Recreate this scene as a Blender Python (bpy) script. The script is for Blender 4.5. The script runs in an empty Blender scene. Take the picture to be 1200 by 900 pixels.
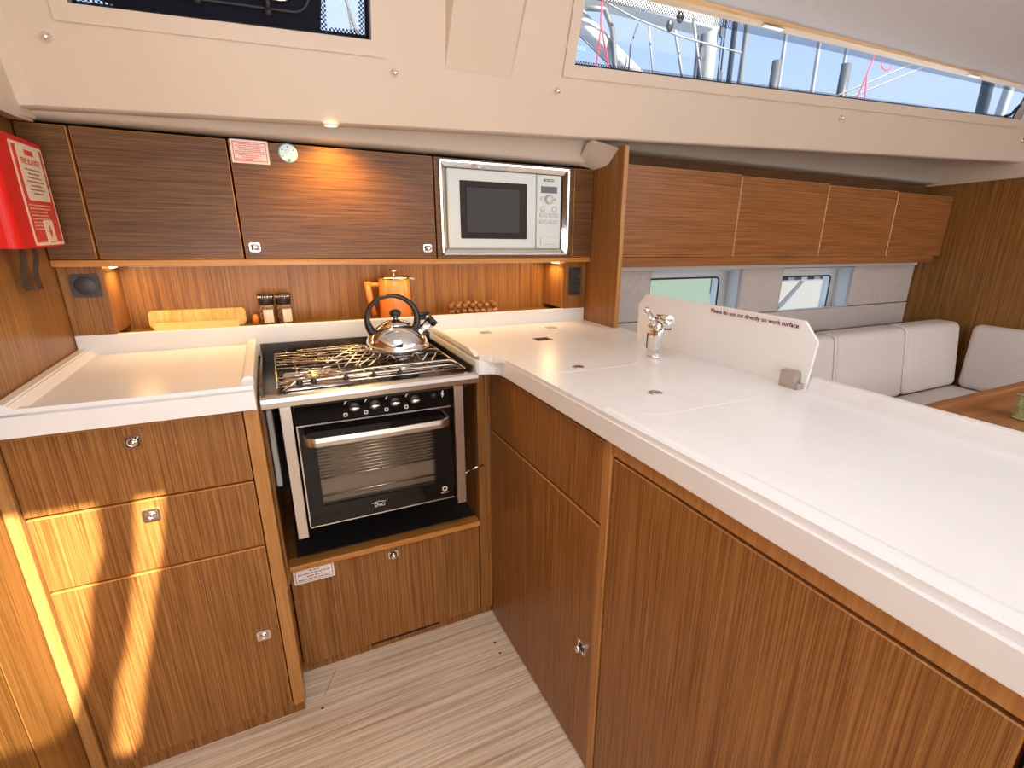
import bpy, bmesh, math, random
from mathutils import Vector, Matrix
random.seed(4)
C = bpy.context.scene.collection
V = Vector
# ------------------------------------------------------------------ camera
FPX, CX, CY = 595.21, 633.73, 468.19
R = Matrix(((0.8887829189425288, -0.45803370250558273, 0.016433209212621),
            (-0.12801573196846466, -0.2825140692811109, -0.9506827930633887),
            (0.44008737242117796, 0.8428469185013701, -0.3097291988304758)))
cam_d = bpy.data.cameras.new('camera'); cam = bpy.data.objects.new('camera', cam_d); C.objects.link(cam)
rx, ry, rz = R[0], R[1], R[2]
m = Matrix(((rx[0], -ry[0], -rz[0]), (rx[1], -ry[1], -rz[1]), (rx[2], -ry[2], -rz[2])))
cam.matrix_world = Matrix.Translation((0.16519, -1.12704, 1.20263)) @ m.to_4x4()
cam_d.sensor_fit = 'HORIZONTAL'; cam_d.sensor_width = 36
cam_d.lens = FPX/1200*36
cam_d.shift_x = -(CX-600)/1200; cam_d.shift_y = (CY-450)/1200
cam_d.clip_start = 0.02; cam_d.clip_end = 500
bpy.context.scene.camera = cam
# ------------------------------------------------------------------ view, world, sun, fill lights
sc = bpy.context.scene
sc.view_settings.view_transform = 'Standard'; sc.view_settings.look = 'None'
sc.view_settings.exposure = -0.08; sc.view_settings.gamma = 1; sc.view_settings.use_curve_mapping = False
w = bpy.data.worlds.new('sky'); sc.world = w; w.use_nodes = True
nt = w.node_tree; nt.nodes.clear()
def N(nt, t, **k):
    n = nt.nodes.new(t)
    for a, b in k.items(): setattr(n, a, b)
    return n
tc = N(nt, 'ShaderNodeTexCoord'); sep = N(nt, 'ShaderNodeSeparateXYZ')
ramp = N(nt, 'ShaderNodeValToRGB'); ramp.color_ramp.elements[0].position = 0.0; ramp.color_ramp.elements[0].color = (0.62, 0.76, 0.95, 1)
ramp.color_ramp.elements[1].position = 0.7; ramp.color_ramp.elements[1].color = (0.24, 0.42, 0.82, 1)
no = N(nt, 'ShaderNodeTexNoise'); no.inputs['Scale'].default_value = 3.2; no.inputs['Detail'].default_value = 6; no.inputs['Roughness'].default_value = .55
mp = N(nt, 'ShaderNodeMapping'); mp.inputs['Scale'].default_value = (1, 1, 3); mp.inputs['Location'].default_value = (.7, .2, .4)
cr = N(nt, 'ShaderNodeValToRGB'); cr.color_ramp.elements[0].position = .50; cr.color_ramp.elements[1].position = .85
mix = N(nt, 'ShaderNodeMixRGB'); mix.inputs['Color2'].default_value = (.66, .72, .80, 1)
bg = N(nt, 'ShaderNodeBackground'); bg.inputs['Strength'].default_value = 1.35
out = N(nt, 'ShaderNodeOutputWorld')
L = nt.links.new
L(tc.outputs['Generated'], sep.inputs[0]); L(sep.outputs['Z'], ramp.inputs[0])
L(tc.outputs['Generated'], mp.inputs[0]); L(mp.outputs[0], no.inputs['Vector']); L(no.outputs['Fac'], cr.inputs[0])
L(cr.outputs[0], mix.inputs['Fac']); L(ramp.outputs[0], mix.inputs['Color1']); L(mix.outputs[0], bg.inputs[0]); L(bg.outputs[0], out.inputs[0])

SUN = V((-.22, .72, -.66)).normalized()
sd = bpy.data.lights.new('sun', 'SUN'); sd.energy = 24; sd.angle = math.radians(.6); sd.color = (1, .88, .68)
so = bpy.data.objects.new('sun', sd); C.objects.link(so); so.rotation_euler = SUN.to_track_quat('-Z', 'Y').to_euler(); so.location = (0, -4, 5)
def area(name, loc, tgt, sx, sy, e, col):
    d = bpy.data.lights.new(name, 'AREA'); d.shape = 'RECTANGLE'; d.size = sx; d.size_y = sy; d.energy = e; d.color = col
    o = bpy.data.objects.new(name, d); C.objects.link(o); o.location = loc
    o.rotation_euler = (V(tgt)-V(loc)).to_track_quat('-Z', 'Y').to_euler(); return o
area('rear_fill', (0.15, -2.3, .85), (0.5, 0.3, 1.25), 1.6, .75, 36, (1, .94, .87))  # fill lamp added low behind the camera, lifts fronts and ceiling
area('starboard_fill', (2.1, -2.33, 1.45), (2.1, 0, 1.25), 2.6, .8, 25, (.95, .97, 1))  # added fill along the rear wall, no window modelled there
area('saloon_fill', (2.6, -1.5, 1.79), (2.6, -1.2, 0), 1.1, .7, 13, (.98, .98, 1))  # added overhead fill for the saloon, the ceiling is closed here
area('galley_fill', (0.30, -.80, 1.79), (.30, -.65, 0), .5, .6, 7.5, (1, .95, .89))  # added overhead fill for floor and worktops, no hatch above it

# ------------------------------------------------------------------ materials
def mat(name, col, rough=.5, metal=0., spec=.5, coat=0., emis=None, es=0., trans=0., alpha=1.):
    M = bpy.data.materials.new(name); M.use_nodes = True
    b = M.node_tree.nodes['Principled BSDF']
    b.inputs['Base Color'].default_value = (*col, 1); b.inputs['Roughness'].default_value = rough
    b.inputs['Metallic'].default_value = metal; b.inputs['Specular IOR Level'].default_value = spec
    b.inputs['Coat Weight'].default_value = coat; b.inputs['Transmission Weight'].default_value = trans
    b.inputs['Alpha'].default_value = alpha
    if emis: b.inputs['Emission Color'].default_value = (*emis, 1); b.inputs['Emission Strength'].default_value = es
    return M
def speck(M, c1, c2, scale=60, bump=0., detail=3, bscale=None):
    nt = M.node_tree; b = nt.nodes['Principled BSDF']; t = N(nt, 'ShaderNodeTexCoord'); n = N(nt, 'ShaderNodeTexNoise')
    n.inputs['Scale'].default_value = scale; n.inputs['Detail'].default_value = detail
    r = N(nt, 'ShaderNodeValToRGB'); r.color_ramp.elements[0].color = (*c1, 1); r.color_ramp.elements[1].color = (*c2, 1)
    r.color_ramp.elements[0].position = .3; r.color_ramp.elements[1].position = .7
    nt.links.new(t.outputs['Object'], n.inputs['Vector']); nt.links.new(n.outputs['Fac'], r.inputs[0]); nt.links.new(r.outputs[0], b.inputs['Base Color'])
    if bump:
        bp = N(nt, 'ShaderNodeBump'); bp.inputs['Strength'].default_value = bump; bp.inputs['Distance'].default_value = .002
        n2 = N(nt, 'ShaderNodeTexNoise'); n2.inputs['Scale'].default_value = bscale or scale; nt.links.new(t.outputs['Object'], n2.inputs['Vector'])
        nt.links.new(n2.outputs['Fac'], bp.inputs['Height']); nt.links.new(bp.outputs[0], b.inputs['Normal'])
    return M
def wood(name, dark, light, axis='z', rough=.32, freq=150, coat=.15, along=2.2, contrast=(.3, .72), bump=.25):
    M = bpy.data.materials.new(name); M.use_nodes = True; nt = M.node_tree; b = nt.nodes['Principled BSDF']
    t = N(nt, 'ShaderNodeTexCoord'); lk = nt.links.new
    def tex(f, a, det, seedoff):
        mp = N(nt, 'ShaderNodeMapping'); s = [f, f, f]; s['xyz'.index(axis)] = a; mp.inputs['Scale'].default_value = s
        mp.inputs['Location'].default_value = (seedoff, seedoff*2, seedoff*3)
        n = N(nt, 'ShaderNodeTexNoise'); n.inputs['Scale'].default_value = 1; n.inputs['Detail'].default_value = det; n.inputs['Roughness'].default_value = .6
        n.inputs['Distortion'].default_value = .15
        lk(t.outputs['Object'], mp.inputs[0]); lk(mp.outputs[0], n.inputs['Vector']); return n
    fine = tex(freq*2.6, along*3, 3, 1.3); mid = tex(freq*.8, along, 3, 5.1); big = tex(freq*.12, along*.5, 2, 9.7)
    a = N(nt, 'ShaderNodeMath', operation='MULTIPLY'); a.inputs[1].default_value = .48; lk(fine.outputs['Fac'], a.inputs[0])
    c = N(nt, 'ShaderNodeMath', operation='MULTIPLY_ADD'); c.inputs[1].default_value = .47; lk(mid.outputs['Fac'], c.inputs[0]); lk(a.outputs[0], c.inputs[2])
    d = N(nt, 'ShaderNodeMath', operation='MULTIPLY_ADD'); d.inputs[1].default_value = .05; lk(big.outputs['Fac'], d.inputs[0]); lk(c.outputs[0], d.inputs[2])
    r = N(nt, 'ShaderNodeValToRGB'); r.color_ramp.elements[0].position = .5-(.5-contrast[0])*.55; r.color_ramp.elements[1].position = .5+(contrast[1]-.5)*.55
    r.color_ramp.elements[0].color = (*dark, 1); r.color_ramp.elements[1].color = (*light, 1)
    lk(d.outputs[0], r.inputs[0]); lk(r.outputs[0], b.inputs['Base Color'])
    b.inputs['Roughness'].default_value = rough; b.inputs['Coat Weight'].default_value = coat*.5; b.inputs['Coat Roughness'].default_value = .3; b.inputs['Specular IOR Level'].default_value = .25
    bp = N(nt, 'ShaderNodeBump'); bp.inputs['Strength'].default_value = bump; bp.inputs['Distance'].default_value = .0006
    lk(fine.outputs['Fac'], bp.inputs['Height']); lk(bp.outputs[0], b.inputs['Normal'])
    return M
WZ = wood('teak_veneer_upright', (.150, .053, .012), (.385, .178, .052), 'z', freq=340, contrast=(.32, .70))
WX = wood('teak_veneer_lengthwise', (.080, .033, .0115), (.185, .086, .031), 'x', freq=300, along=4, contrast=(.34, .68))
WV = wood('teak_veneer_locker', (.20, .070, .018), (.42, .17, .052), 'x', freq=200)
WW = wood('teak_wall_veneer', (.15, .060, .012), (.38, .18, .045), 'z', freq=220)
WE = wood('teak_solid_edge', (.42, .16, .032), (.66, .31, .08), 'x', freq=60, contrast=(.2, .8))
WEZ = wood('teak_solid_post', (.33, .14, .036), (.52, .26, .09), 'z', freq=90, contrast=(.2, .8))
WT = wood('table_teak', (.26, .10, .036), (.42, .19, .075), 'x', freq=60)
WTR = wood('pale_wood_trim', (.70, .42, .19), (.86, .60, .32), 'x', freq=60)
FLO = wood('pale_laminate_floor', (.44, .30, .185), (.87, .75, .60), 'x', rough=.42, freq=75, coat=.05, along=1.4, contrast=(.22, .62), bump=.1)
BAM = wood('bamboo', (.62, .36, .10), (.85, .60, .24), 'z', freq=60)
BAM2 = wood('pale_bamboo', (.72, .48, .18), (.9, .68, .34), 'x', freq=60)
BEAD = speck(mat('bead_wood', (.4, .17, .06), .35), (.14, .05, .015), (.40, .19, .065), 40)
WHITE = speck(mat('white_solid_surface', (.79, .78, .79), .28, spec=.5), (.77, .762, .768), (.80, .795, .80), 12)
GEL = speck(mat('cream_moulding', (.66, .54, .43), .42), (.645, .53, .42), (.675, .555, .445), 3)
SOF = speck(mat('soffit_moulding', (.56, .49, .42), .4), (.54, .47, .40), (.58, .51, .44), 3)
HEAD = speck(mat('headliner_vinyl', (.80, .81, .84), .7), (.79, .80, .83), (.82, .83, .86), 40, .1)
REV = mat('white_gelcoat', (.86, .86, .84), .3)
LIN = speck(mat('lining_vinyl', (.60, .53, .49), .6), (.57, .50, .46), (.63, .565, .525), 60, .1)
UPH = speck(mat('cream_upholstery', (.74, .67, .62), .85), (.68, .61, .56), (.80, .74, .70), 350, .5, 2, 500)
SEAM = mat('upholstery_seam', (.86, .82, .78), .8)
CHR = speck(mat('chrome', (.86, .85, .84), .07, 1), (.85, .84, .83), (.88, .87, .86), 5)
SAT = mat('satin_steel', (.62, .58, .54), .27, 1)
STEEL = mat('brushed_steel', (.70, .68, .66), .22, 1)
NICK = mat('satin_nickel_catch', (.55, .50, .47), .35, 1)
GRATE = mat('grate_steel', (.72, .66, .58), .25, 1)
MWS = speck(mat('microwave_silver', (.57, .60, .58), .38, .15, spec=.4), (.56, .59, .57), (.60, .62, .60), 4)
BLK = mat('black_plastic', (.012, .012, .013), .35)
BLKG = mat('black_glass', (.004, .004, .0045), .05, spec=.35)
NAVY = mat('tinted_port_frit', (.004, .005, .014), .5, spec=.08)
MAT_ = speck(mat('black_mat', (.012, .012, .013), .9), (.006, .006, .007), (.03, .03, .03), 300, .4)
DGR = speck(mat('dark_grey_plastic', (.035, .033, .035), .45), (.03, .028, .03), (.045, .042, .045), 30)
DARK = mat('dark_recess', (.02, .012, .008), .8)
RED = mat('red_vinyl', (.72, .016, .010), .35, spec=.3)
REDF = mat('red_print', (.72, .06, .03), .4)
CARD = mat('cream_card', (.86, .74, .55), .4)
PINK = mat('pink_paper', (.86, .66, .58), .5)
PAPER = mat('white_paper', (.84, .80, .80), .5)
MAR = mat('maroon_print', (.35, .07, .05), .5)
INK = mat('black_print', (.02, .018, .02), .5)
LBLUE = mat('light_blue_print', (.40, .66, .85), .5)
GRN = mat('green_print', (.03, .28, .12), .5)
BLUP = mat('blue_print', (.08, .28, .62), .5)
WPR = mat('white_print', (.85, .85, .85), .4)
ORA = mat('orange_enamel', (.86, .27, .055), .3, coat=.3)
STRAP = speck(mat('dark_strap', (.05, .035, .03), .8), (.04, .028, .024), (.07, .05, .04), 200)
GREEN = speck(mat('green_tin', (.36, .40, .14), .4), (.20, .26, .08), (.55, .56, .26), 60)
TINM = mat('tin_rim', (.65, .60, .36), .25, .8)
GASK = mat('black_gasket', (.012, .014, .018), .5)
REDR = mat('red_rope', (.75, .02, .06), .6)
WHR = mat('white_rope', (.2, .2, .21), .6)
ALU = mat('mast_aluminium', (.14, .15, .165), .35, .4)
GRAYM = mat('grey_mast', (.05, .06, .08), .4)
SAIL = mat('white_sail_cover', (.42, .43, .44), .6)
SEA = mat('pale_green_hull', (.085, .115, .10), .4)
HULL = mat('grey_white_hull', (.15, .155, .16), .3)
DISP = mat('dark_display', (.03, .035, .03), .2)
MWW = mat('microwave_window', (.045, .042, .04), .2, spec=.12)
OVIN = mat('oven_enamel', (.30, .27, .235), .4)
FLAME = mat('lamp_lens', (1, .8, .4), .3, emis=(1, .72, .30), es=9)
def glass(name, tint, gl=.08):
    M = bpy.data.materials.new(name); M.use_nodes = True; nt = M.node_tree; nt.nodes.clear()
    o = N(nt, 'ShaderNodeOutputMaterial'); mx = N(nt, 'ShaderNodeMixShader'); t = N(nt, 'ShaderNodeBsdfTransparent'); g = N(nt, 'ShaderNodeBsdfGlossy')
    t.inputs[0].default_value = (*tint, 1); g.inputs['Roughness'].default_value = .03; mx.inputs[0].default_value = gl
    nt.links.new(t.outputs[0], mx.inputs[1]); nt.links.new(g.outputs[0], mx.inputs[2]); nt.links.new(mx.outputs[0], o.inputs[0]); return M
PANE = glass('window_pane', (.94, .96, .98), .012)
OVG = glass('oven_glass', (.86, .83, .78), .035)
def frosted():
    M = bpy.data.materials.new('frosted_acrylic'); M.use_nodes = True; nt = M.node_tree; b = nt.nodes['Principled BSDF']
    b.inputs['Base Color'].default_value = (.86, .85, .85, 1); b.inputs['Roughness'].default_value = .25; b.inputs['Alpha'].default_value = .93
    return M
FROST = frosted()
def frit():
    M = bpy.data.materials.new('dotted_frit'); M.use_nodes = True; nt = M.node_tree; nt.nodes.clear(); lk = nt.links.new
    o = N(nt, 'ShaderNodeOutputMaterial'); mx = N(nt, 'ShaderNodeMixShader'); t = N(nt, 'ShaderNodeBsdfTransparent'); d = N(nt, 'ShaderNodeBsdfDiffuse'); d.inputs[0].default_value = (.02, .025, .05, 1)
    tc = N(nt, 'ShaderNodeTexCoord'); ck = N(nt, 'ShaderNodeTexChecker'); ck.inputs['Scale'].default_value = 240
    sp = N(nt, 'ShaderNodeSeparateXYZ'); cb = N(nt, 'ShaderNodeCombineXYZ')
    lk(tc.outputs['Object'], sp.inputs[0]); lk(sp.outputs['X'], cb.inputs['X']); lk(sp.outputs['Z'], cb.inputs['Y'])
    lk(cb.outputs[0], ck.inputs['Vector']); lk(ck.outputs['Fac'], mx.inputs[0]); lk(t.outputs[0], mx.inputs[1]); lk(d.outputs[0], mx.inputs[2]); lk(mx.outputs[0], o.inputs[0]); return M
FRIT = frit()

# ------------------------------------------------------------------ mesh helpers
def bx(bm, x0, x1, y0, y1, z0, z1, bev=0., seg=2, mi=0):
    r = bmesh.ops.create_cube(bm, size=1); vs = r['verts']
    for v in vs: v.co = V(((x0+x1)/2+v.co.x*(x1-x0), (y0+y1)/2+v.co.y*(y1-y0), (z0+z1)/2+v.co.z*(z1-z0)))
    fs = {f for v in vs for f in v.link_faces}
    for f in fs: f.material_index = mi
    if bev:
        es = list({e for v in vs for e in v.link_edges})
        bmesh.ops.bevel(bm, geom=es, offset=bev, segments=seg, affect='EDGES', profile=.5, material=-1)
    return bm
def box(*a, **k): return bx(bmesh.new(), *a, **k)
def basis(d):
    d = V(d).normalized(); a = V((0, 0, 1)) if abs(d.z) < .9 else V((1, 0, 0)); u = d.cross(a).normalized(); return u, d.cross(u)
def tube(bm, pts, r, seg=10, closed=False, cap=True, scale=None):
    pts = [V(p) for p in pts]; n = len(pts); rings = []; u = None
    for i, p in enumerate(pts):
        if closed: d = pts[(i+1) % n]-pts[i-1]
        else: d = pts[min(i+1, n-1)]-pts[max(i-1, 0)]
        d.normalize()
        if u is None: u, w = basis(d)
        else:
            u = (u-d*u.dot(d)).normalized(); w = d.cross(u)
        rr = r[i] if isinstance(r, (list, tuple)) else r
        s = scale or (1, 1)
        rings.append([bm.verts.new(p+u*math.cos(2*math.pi*k/seg)*rr*s[0]+w*math.sin(2*math.pi*k/seg)*rr*s[1]) for k in range(seg)])
    m_ = n if closed else n-1
    for i in range(m_):
        a, b = rings[i], rings[(i+1) % n]
        for k in range(seg): bm.faces.new((a[k], a[(k+1) % seg], b[(k+1) % seg], b[k])).smooth = True
    if cap and not closed:
        bm.faces.new(rings[0][::-1]); bm.faces.new(rings[-1])
    return bm
def lathe(bm, prof, c, ax=(0, 0, 1), seg=32):
    c = V(c); ax = V(ax).normalized(); u, w = basis(ax); rings = []
    for r, h in prof:
        if r < 1e-6: rings.append([bm.verts.new(c+ax*h)])
        else: rings.append([bm.verts.new(c+ax*h+(u*math.cos(2*math.pi*k/seg)+w*math.sin(2*math.pi*k/seg))*r) for k in range(seg)])
    for a, b in zip(rings, rings[1:]):
        for k in range(seg):
            q = (k+1) % seg
            if len(a) == 1 and len(b) == 1: continue
            if len(a) == 1: f = bm.faces.new((a[0], b[k], b[q]))
            elif len(b) == 1: f = bm.faces.new((a[k], b[0], a[q]))
            else: f = bm.faces.new((a[k], b[k], b[q], a[q]))
            f.smooth = True
    return bm
def prism(bm, pts, vec, mi=0):
    a = [bm.verts.new(V(p)) for p in pts]; b = [bm.verts.new(V(p)+V(vec)) for p in pts]; n = len(a)
    fs = [bm.faces.new(a), bm.faces.new(b[::-1])]
    for i in range(n): fs.append(bm.faces.new((a[i], b[i], b[(i+1) % n], a[(i+1) % n])))
    for f in fs: f.material_index = mi
    return bm
def quad(bm, *p): bm.faces.new([bm.verts.new(V(q)) for q in p]); return bm
def rrect(w, h, r, n=5):
    o = []
    for cx, cy, a0 in ((w/2-r, h/2-r, 0), (-w/2+r, h/2-r, 90), (-w/2+r, -h/2+r, 180), (w/2-r, -h/2+r, 270)):
        for i in range(n+1):
            a = math.radians(a0+90*i/n); o.append((cx+r*math.cos(a), cy+r*math.sin(a)))
    return o
def plate(bm, c, u, v, w, h, t, r, mi=0):
    c, u, v = V(c), V(u), V(v); n = u.cross(v)
    return prism(bm, [c+u*a+v*b for a, b in rrect(w, h, r)], n*t, mi)
def sphere(bm, c, r, s=(1, 1, 1), seg=12):
    q = bmesh.ops.create_uvsphere(bm, u_segments=seg, v_segments=max(6, seg//2+2), radius=r)
    for v in q['verts']: v.co = V((v.co.x*s[0], v.co.y*s[1], v.co.z*s[2]))+V(c)
    for v in q['verts']:
        for f in v.link_faces: f.smooth = True
    return bm
def text(bm, body, o, u, v, size, depth=.0003, align='LEFT', bold=0.):
    cu = bpy.data.curves.new('t', 'FONT'); cu.body = body; cu.size = size; cu.extrude = 0; cu.align_x = align; cu.offset = bold; cu.resolution_u = 2
    ob = bpy.data.objects.new('t', cu); C.objects.link(ob)
    dg = bpy.context.evaluated_depsgraph_get(); me = bpy.data.meshes.new_from_object(ob.evaluated_get(dg))
    u, v, o = V(u).normalized(), V(v).normalized(), V(o); n = u.cross(v)
    b0 = len(bm.verts); bm.from_mesh(me); bm.verts.ensure_lookup_table()
    for q in bm.verts[b0:]: q.co = o+u*q.co.x+v*q.co.y+n*depth
    bpy.data.objects.remove(ob); bpy.data.curves.remove(cu); bpy.data.meshes.remove(me); return bm
def scribble(bm, o, u, v, width, hgt, depth=.0003, center=True, fill=.9):
    """one line of small print too small to read: short word strokes"""
    u, v, o = V(u).normalized(), V(v).normalized(), V(o); n = u.cross(v); W = width*fill; x = -W/2 if center else 0; end = W/2 if center else W
    while x < end:
        l = hgt*random.uniform(1.2, 4.2); e = min(x+l, end); c = x
        while c < e:
            g = hgt*.42; hh = hgt*random.choice((.7, .8, 1.)); e2 = min(c+g, e)
            quad(bm, o+u*c+n*depth, o+u*e2+n*depth, o+u*e2+v*hh+n*depth, o+u*c+v*hh+n*depth); c = e2+hgt*.14
        x = e+hgt*.5
    return bm
def obj(name, bm, mats, parent=None, base=(0, 0, 0), label=None):
    if not isinstance(mats, (list, tuple)): mats = [mats]
    bmesh.ops.recalc_face_normals(bm, faces=bm.faces)
    base = V(base); me = bpy.data.meshes.new(name)
    for v in bm.verts: v.co -= base
    bm.to_mesh(me); bm.free()
    for q in mats: me.materials.append(q)
    o = bpy.data.objects.new(name, me); C.objects.link(o)
    if parent: o.parent = parent
    else: o.location = base
    if label: o['label'] = label
    return o
def tag(o, label, cat, group=None):
    o['label'] = label; o['category'] = cat
    if group: o['group'] = group
    return o
class T:
    def __init__(s, name, label, cat, base, group=None):
        s.b = V(base); s.o = bpy.data.objects.new(name, None); s.o.empty_display_size = .05; C.objects.link(s.o); s.o.location = s.b; tag(s.o, label, cat, group)
    def p(s, name, bm, mats, parent=None, label=None): return obj(name, bm, mats, parent or s.o, s.b, label)
def struct(name, bm, mats, label=None):
    o = obj(name, bm, mats, label=label); o['kind'] = 'structure'; return o
def single(name, bm, mats, base, label, cat, group=None): return tag(obj(name, bm, mats, None, base), label, cat, group)
def door(x0, x1, y0, y1, z0, z1, face='-y', bev=.0015):
    """a board: face veneered, edges banded in paler solid wood (slot 1)"""
    bm = bmesh.new(); bx(bm, x0, x1, y0, y1, z0, z1, bev, 1)
    bm.normal_update(); ax, sg = 'xyz'.index(face[1]), (-1 if face[0] == '-' else 1)
    for f in bm.faces: f.material_index = 0 if f.normal[ax]*sg > .9 else 1
    return bm
def smooth(o, ang=40):
    for p in o.data.polygons: p.use_smooth = True
    return o

# ------------------------------------------------------------------ coachroof plane  n.p = d
PN = V((0.04263931, 0.95409587, 0.2964506)); PD = 0.7987731
def cp(x, z, off=0):                       # off > 0 : towards the room
    return V((x, (PD-PN.x*x-PN.z*z)/PN.y, z))-PN*off
zs = lambda x: 1.618+.0328*x               # window sill line
zb = lambda x: 1.446+.0365*x               # lower moulding edge
zt = lambda x: 1.815+.006*x                # top under the wood rail

# ------------------------------------------------------------------ structure
ZTOP = .90
def floor():
    f = struct('floor', box(-.33, 3.48, -2.4, .75, -.03, 0), FLO)
    for i, (x, y) in enumerate(((.634, .049), (.632, .004), (.139, .04))):
        h = obj('fixing_screw', lathe(bmesh.new(), [(0, .0006), (.0035, .0006), (.0035, -.001)], (x, y, 0), seg=10), DARK, f)
    obj('access_seam', prism(bmesh.new(), [(.1835, .157, .0004), (.1465, .079, .0004), (.148, .0785, .0004), (.185, .156, .0004)], (0, 0, .0002)), mat('seam_shade', (.25, .17, .1), .6), f)
floor()
wl = struct('wall_left', box(-.36, -.285, 0.0, .75, .86, 1.47), WW)
wl2 = bmesh.new(); bx(wl2, -.40, -.322, -.119, .03, 0, 1.47, .001, 1); a = obj('wall_panel', wl2, WW, wl)
obj('wall_panel', box(-.40, -.322, -2.4, -.123, 0, 1.47, .001, 1), WW, wl)
obj('joint', box(-.40, -.326, -.124, -.118, 0, 1.47), DARK, wl)
obj('lower_backing', box(-.36, -.322, .03, .75, 0, .86), WW, wl)
bm = bmesh.new(); prism(bm, [(3.48, -2.4, -.03), (3.48, .75, -.03), (3.48, .75, 1.60), (3.48, .205, 1.60), (3.48, .12, 1.86), (3.48, -2.4, 1.86)], (.04, 0, 0)); struct('wall_right', bm, WW)
# galley niche back and hull side
bm = bmesh.new(); bx(bm, -.36, 1.185, .65, .67, .85, 1.46); struct('wall_back', bm, WW)
# hull side with two window holes
hb = bmesh.new()
for a in ((-.4, 1.60, -.03, 1.62), (2.09, 2.46, -.03, 1.62), (2.94, 3.5, -.03, 1.62), (1.60, 2.09, -.03, .83), (1.60, 2.09, 1.02, 1.62), (2.46, 2.94, -.03, .81), (2.46, 2.94, 1.012, 1.62)):
    bx(hb, a[0], a[1], .72, .76, a[2], a[3])
struct('wall_hull', hb, REV)
# rear bulkhead
rb = bmesh.new(); bx(rb, -.4, 3.52, -2.44, -2.4, 0, 1.86); struct('wall_rear', rb, WW)
# ceiling with companionway opening, added sun mask over it
cb = bmesh.new()
bx(cb, .75, 3.52, -2.44, -.02, 1.825, 1.86); bx(cb, -.4, .7499, -1.2, -.02, 1.825, 1.86); bx(cb, -.4, -.3, -2.44, -1.2, 1.825, 1.86)
prism(cb, [V((x, cp(x, 1.822).y-.030, 1.825)) for x in (-.4, 3.52)]+[(3.52, -.02, 1.825), (-.4, -.02, 1.825)], (0, 0, .035))
struct('ceiling', cb, HEAD)
# unseen sheet added to block the sun, gaps shaped as the drawer patches
def sun_mask():
    tabA = [(.72, -.19), (.69, -.192), (.60, -.201), (.50, -.24), (.34, -.275), (.22, -.325), (.16, -.36)]
    tabB = [(.725, -.125, -.078), (.58, -.150, -.107), (.47, -.176, -.140), (.34, -.210, -.172), (.28, -.235, -.19), (.10, -.276, -.235), (.09, -.262, -.25)]
    def interp(tab, z, k):
        for p, q in zip(tab, tab[1:]):
            if p[0] >= z >= q[0]:
                t = (p[0]-z)/(p[0]-q[0]); return p[k]*(1-t)+q[k]*t
        return None
    bm = bmesh.new(); ZC = 1.86; y_s = .03
    def up(x, z):
        t = (ZC-z)/(-SUN.z); return V((x-SUN.x*t, y_s-SUN.y*t, ZC))
    zz = [.96-.02*i for i in range(60)]
    rows = []
    for z in zz:
        a = interp(tabA, z, 1); b0 = interp(tabB, z, 1); b1 = interp(tabB, z, 2)
        iv = []
        lo = -.75
        if a is not None: lo = a
        if b0 is not None: iv = [(lo if a is not None else -.75, b0), (b1, .9)]
        else:
            sp = -.102 if z > .5 else -.256
            iv = [(lo, sp), (sp, .9)]
        rows.append((z, iv))
    for (z0, i0), (z1, i1) in zip(rows, rows[1:]):
        if z1 < -.12: continue
        for (a0, b0), (a1, b1) in zip(i0, i1):
            quad(bm, up(a0, z0), up(b0, z0), up(b1, z1), up(a1, z1))
    # outer margins of the mask
    yf = up(0, rows[0][0]).y
    yl = up(0, -.07).y
    quad(bm, (-.6, yl, ZC), (.9, yl, ZC), (.9, -2.6, ZC), (-.6, -2.6, ZC))
    quad(bm, (-.6, yf, ZC), (.9, yf, ZC), (.9, -1.1, ZC), (-.6, -1.1, ZC))
    bmesh.ops.solidify(bm, geom=bm.faces[:], thickness=.004)
    o = struct('sun_mask_1', bm, HEAD, 'grey unseen sun mask with gaps added over the ceiling opening')
sun_mask()

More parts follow.
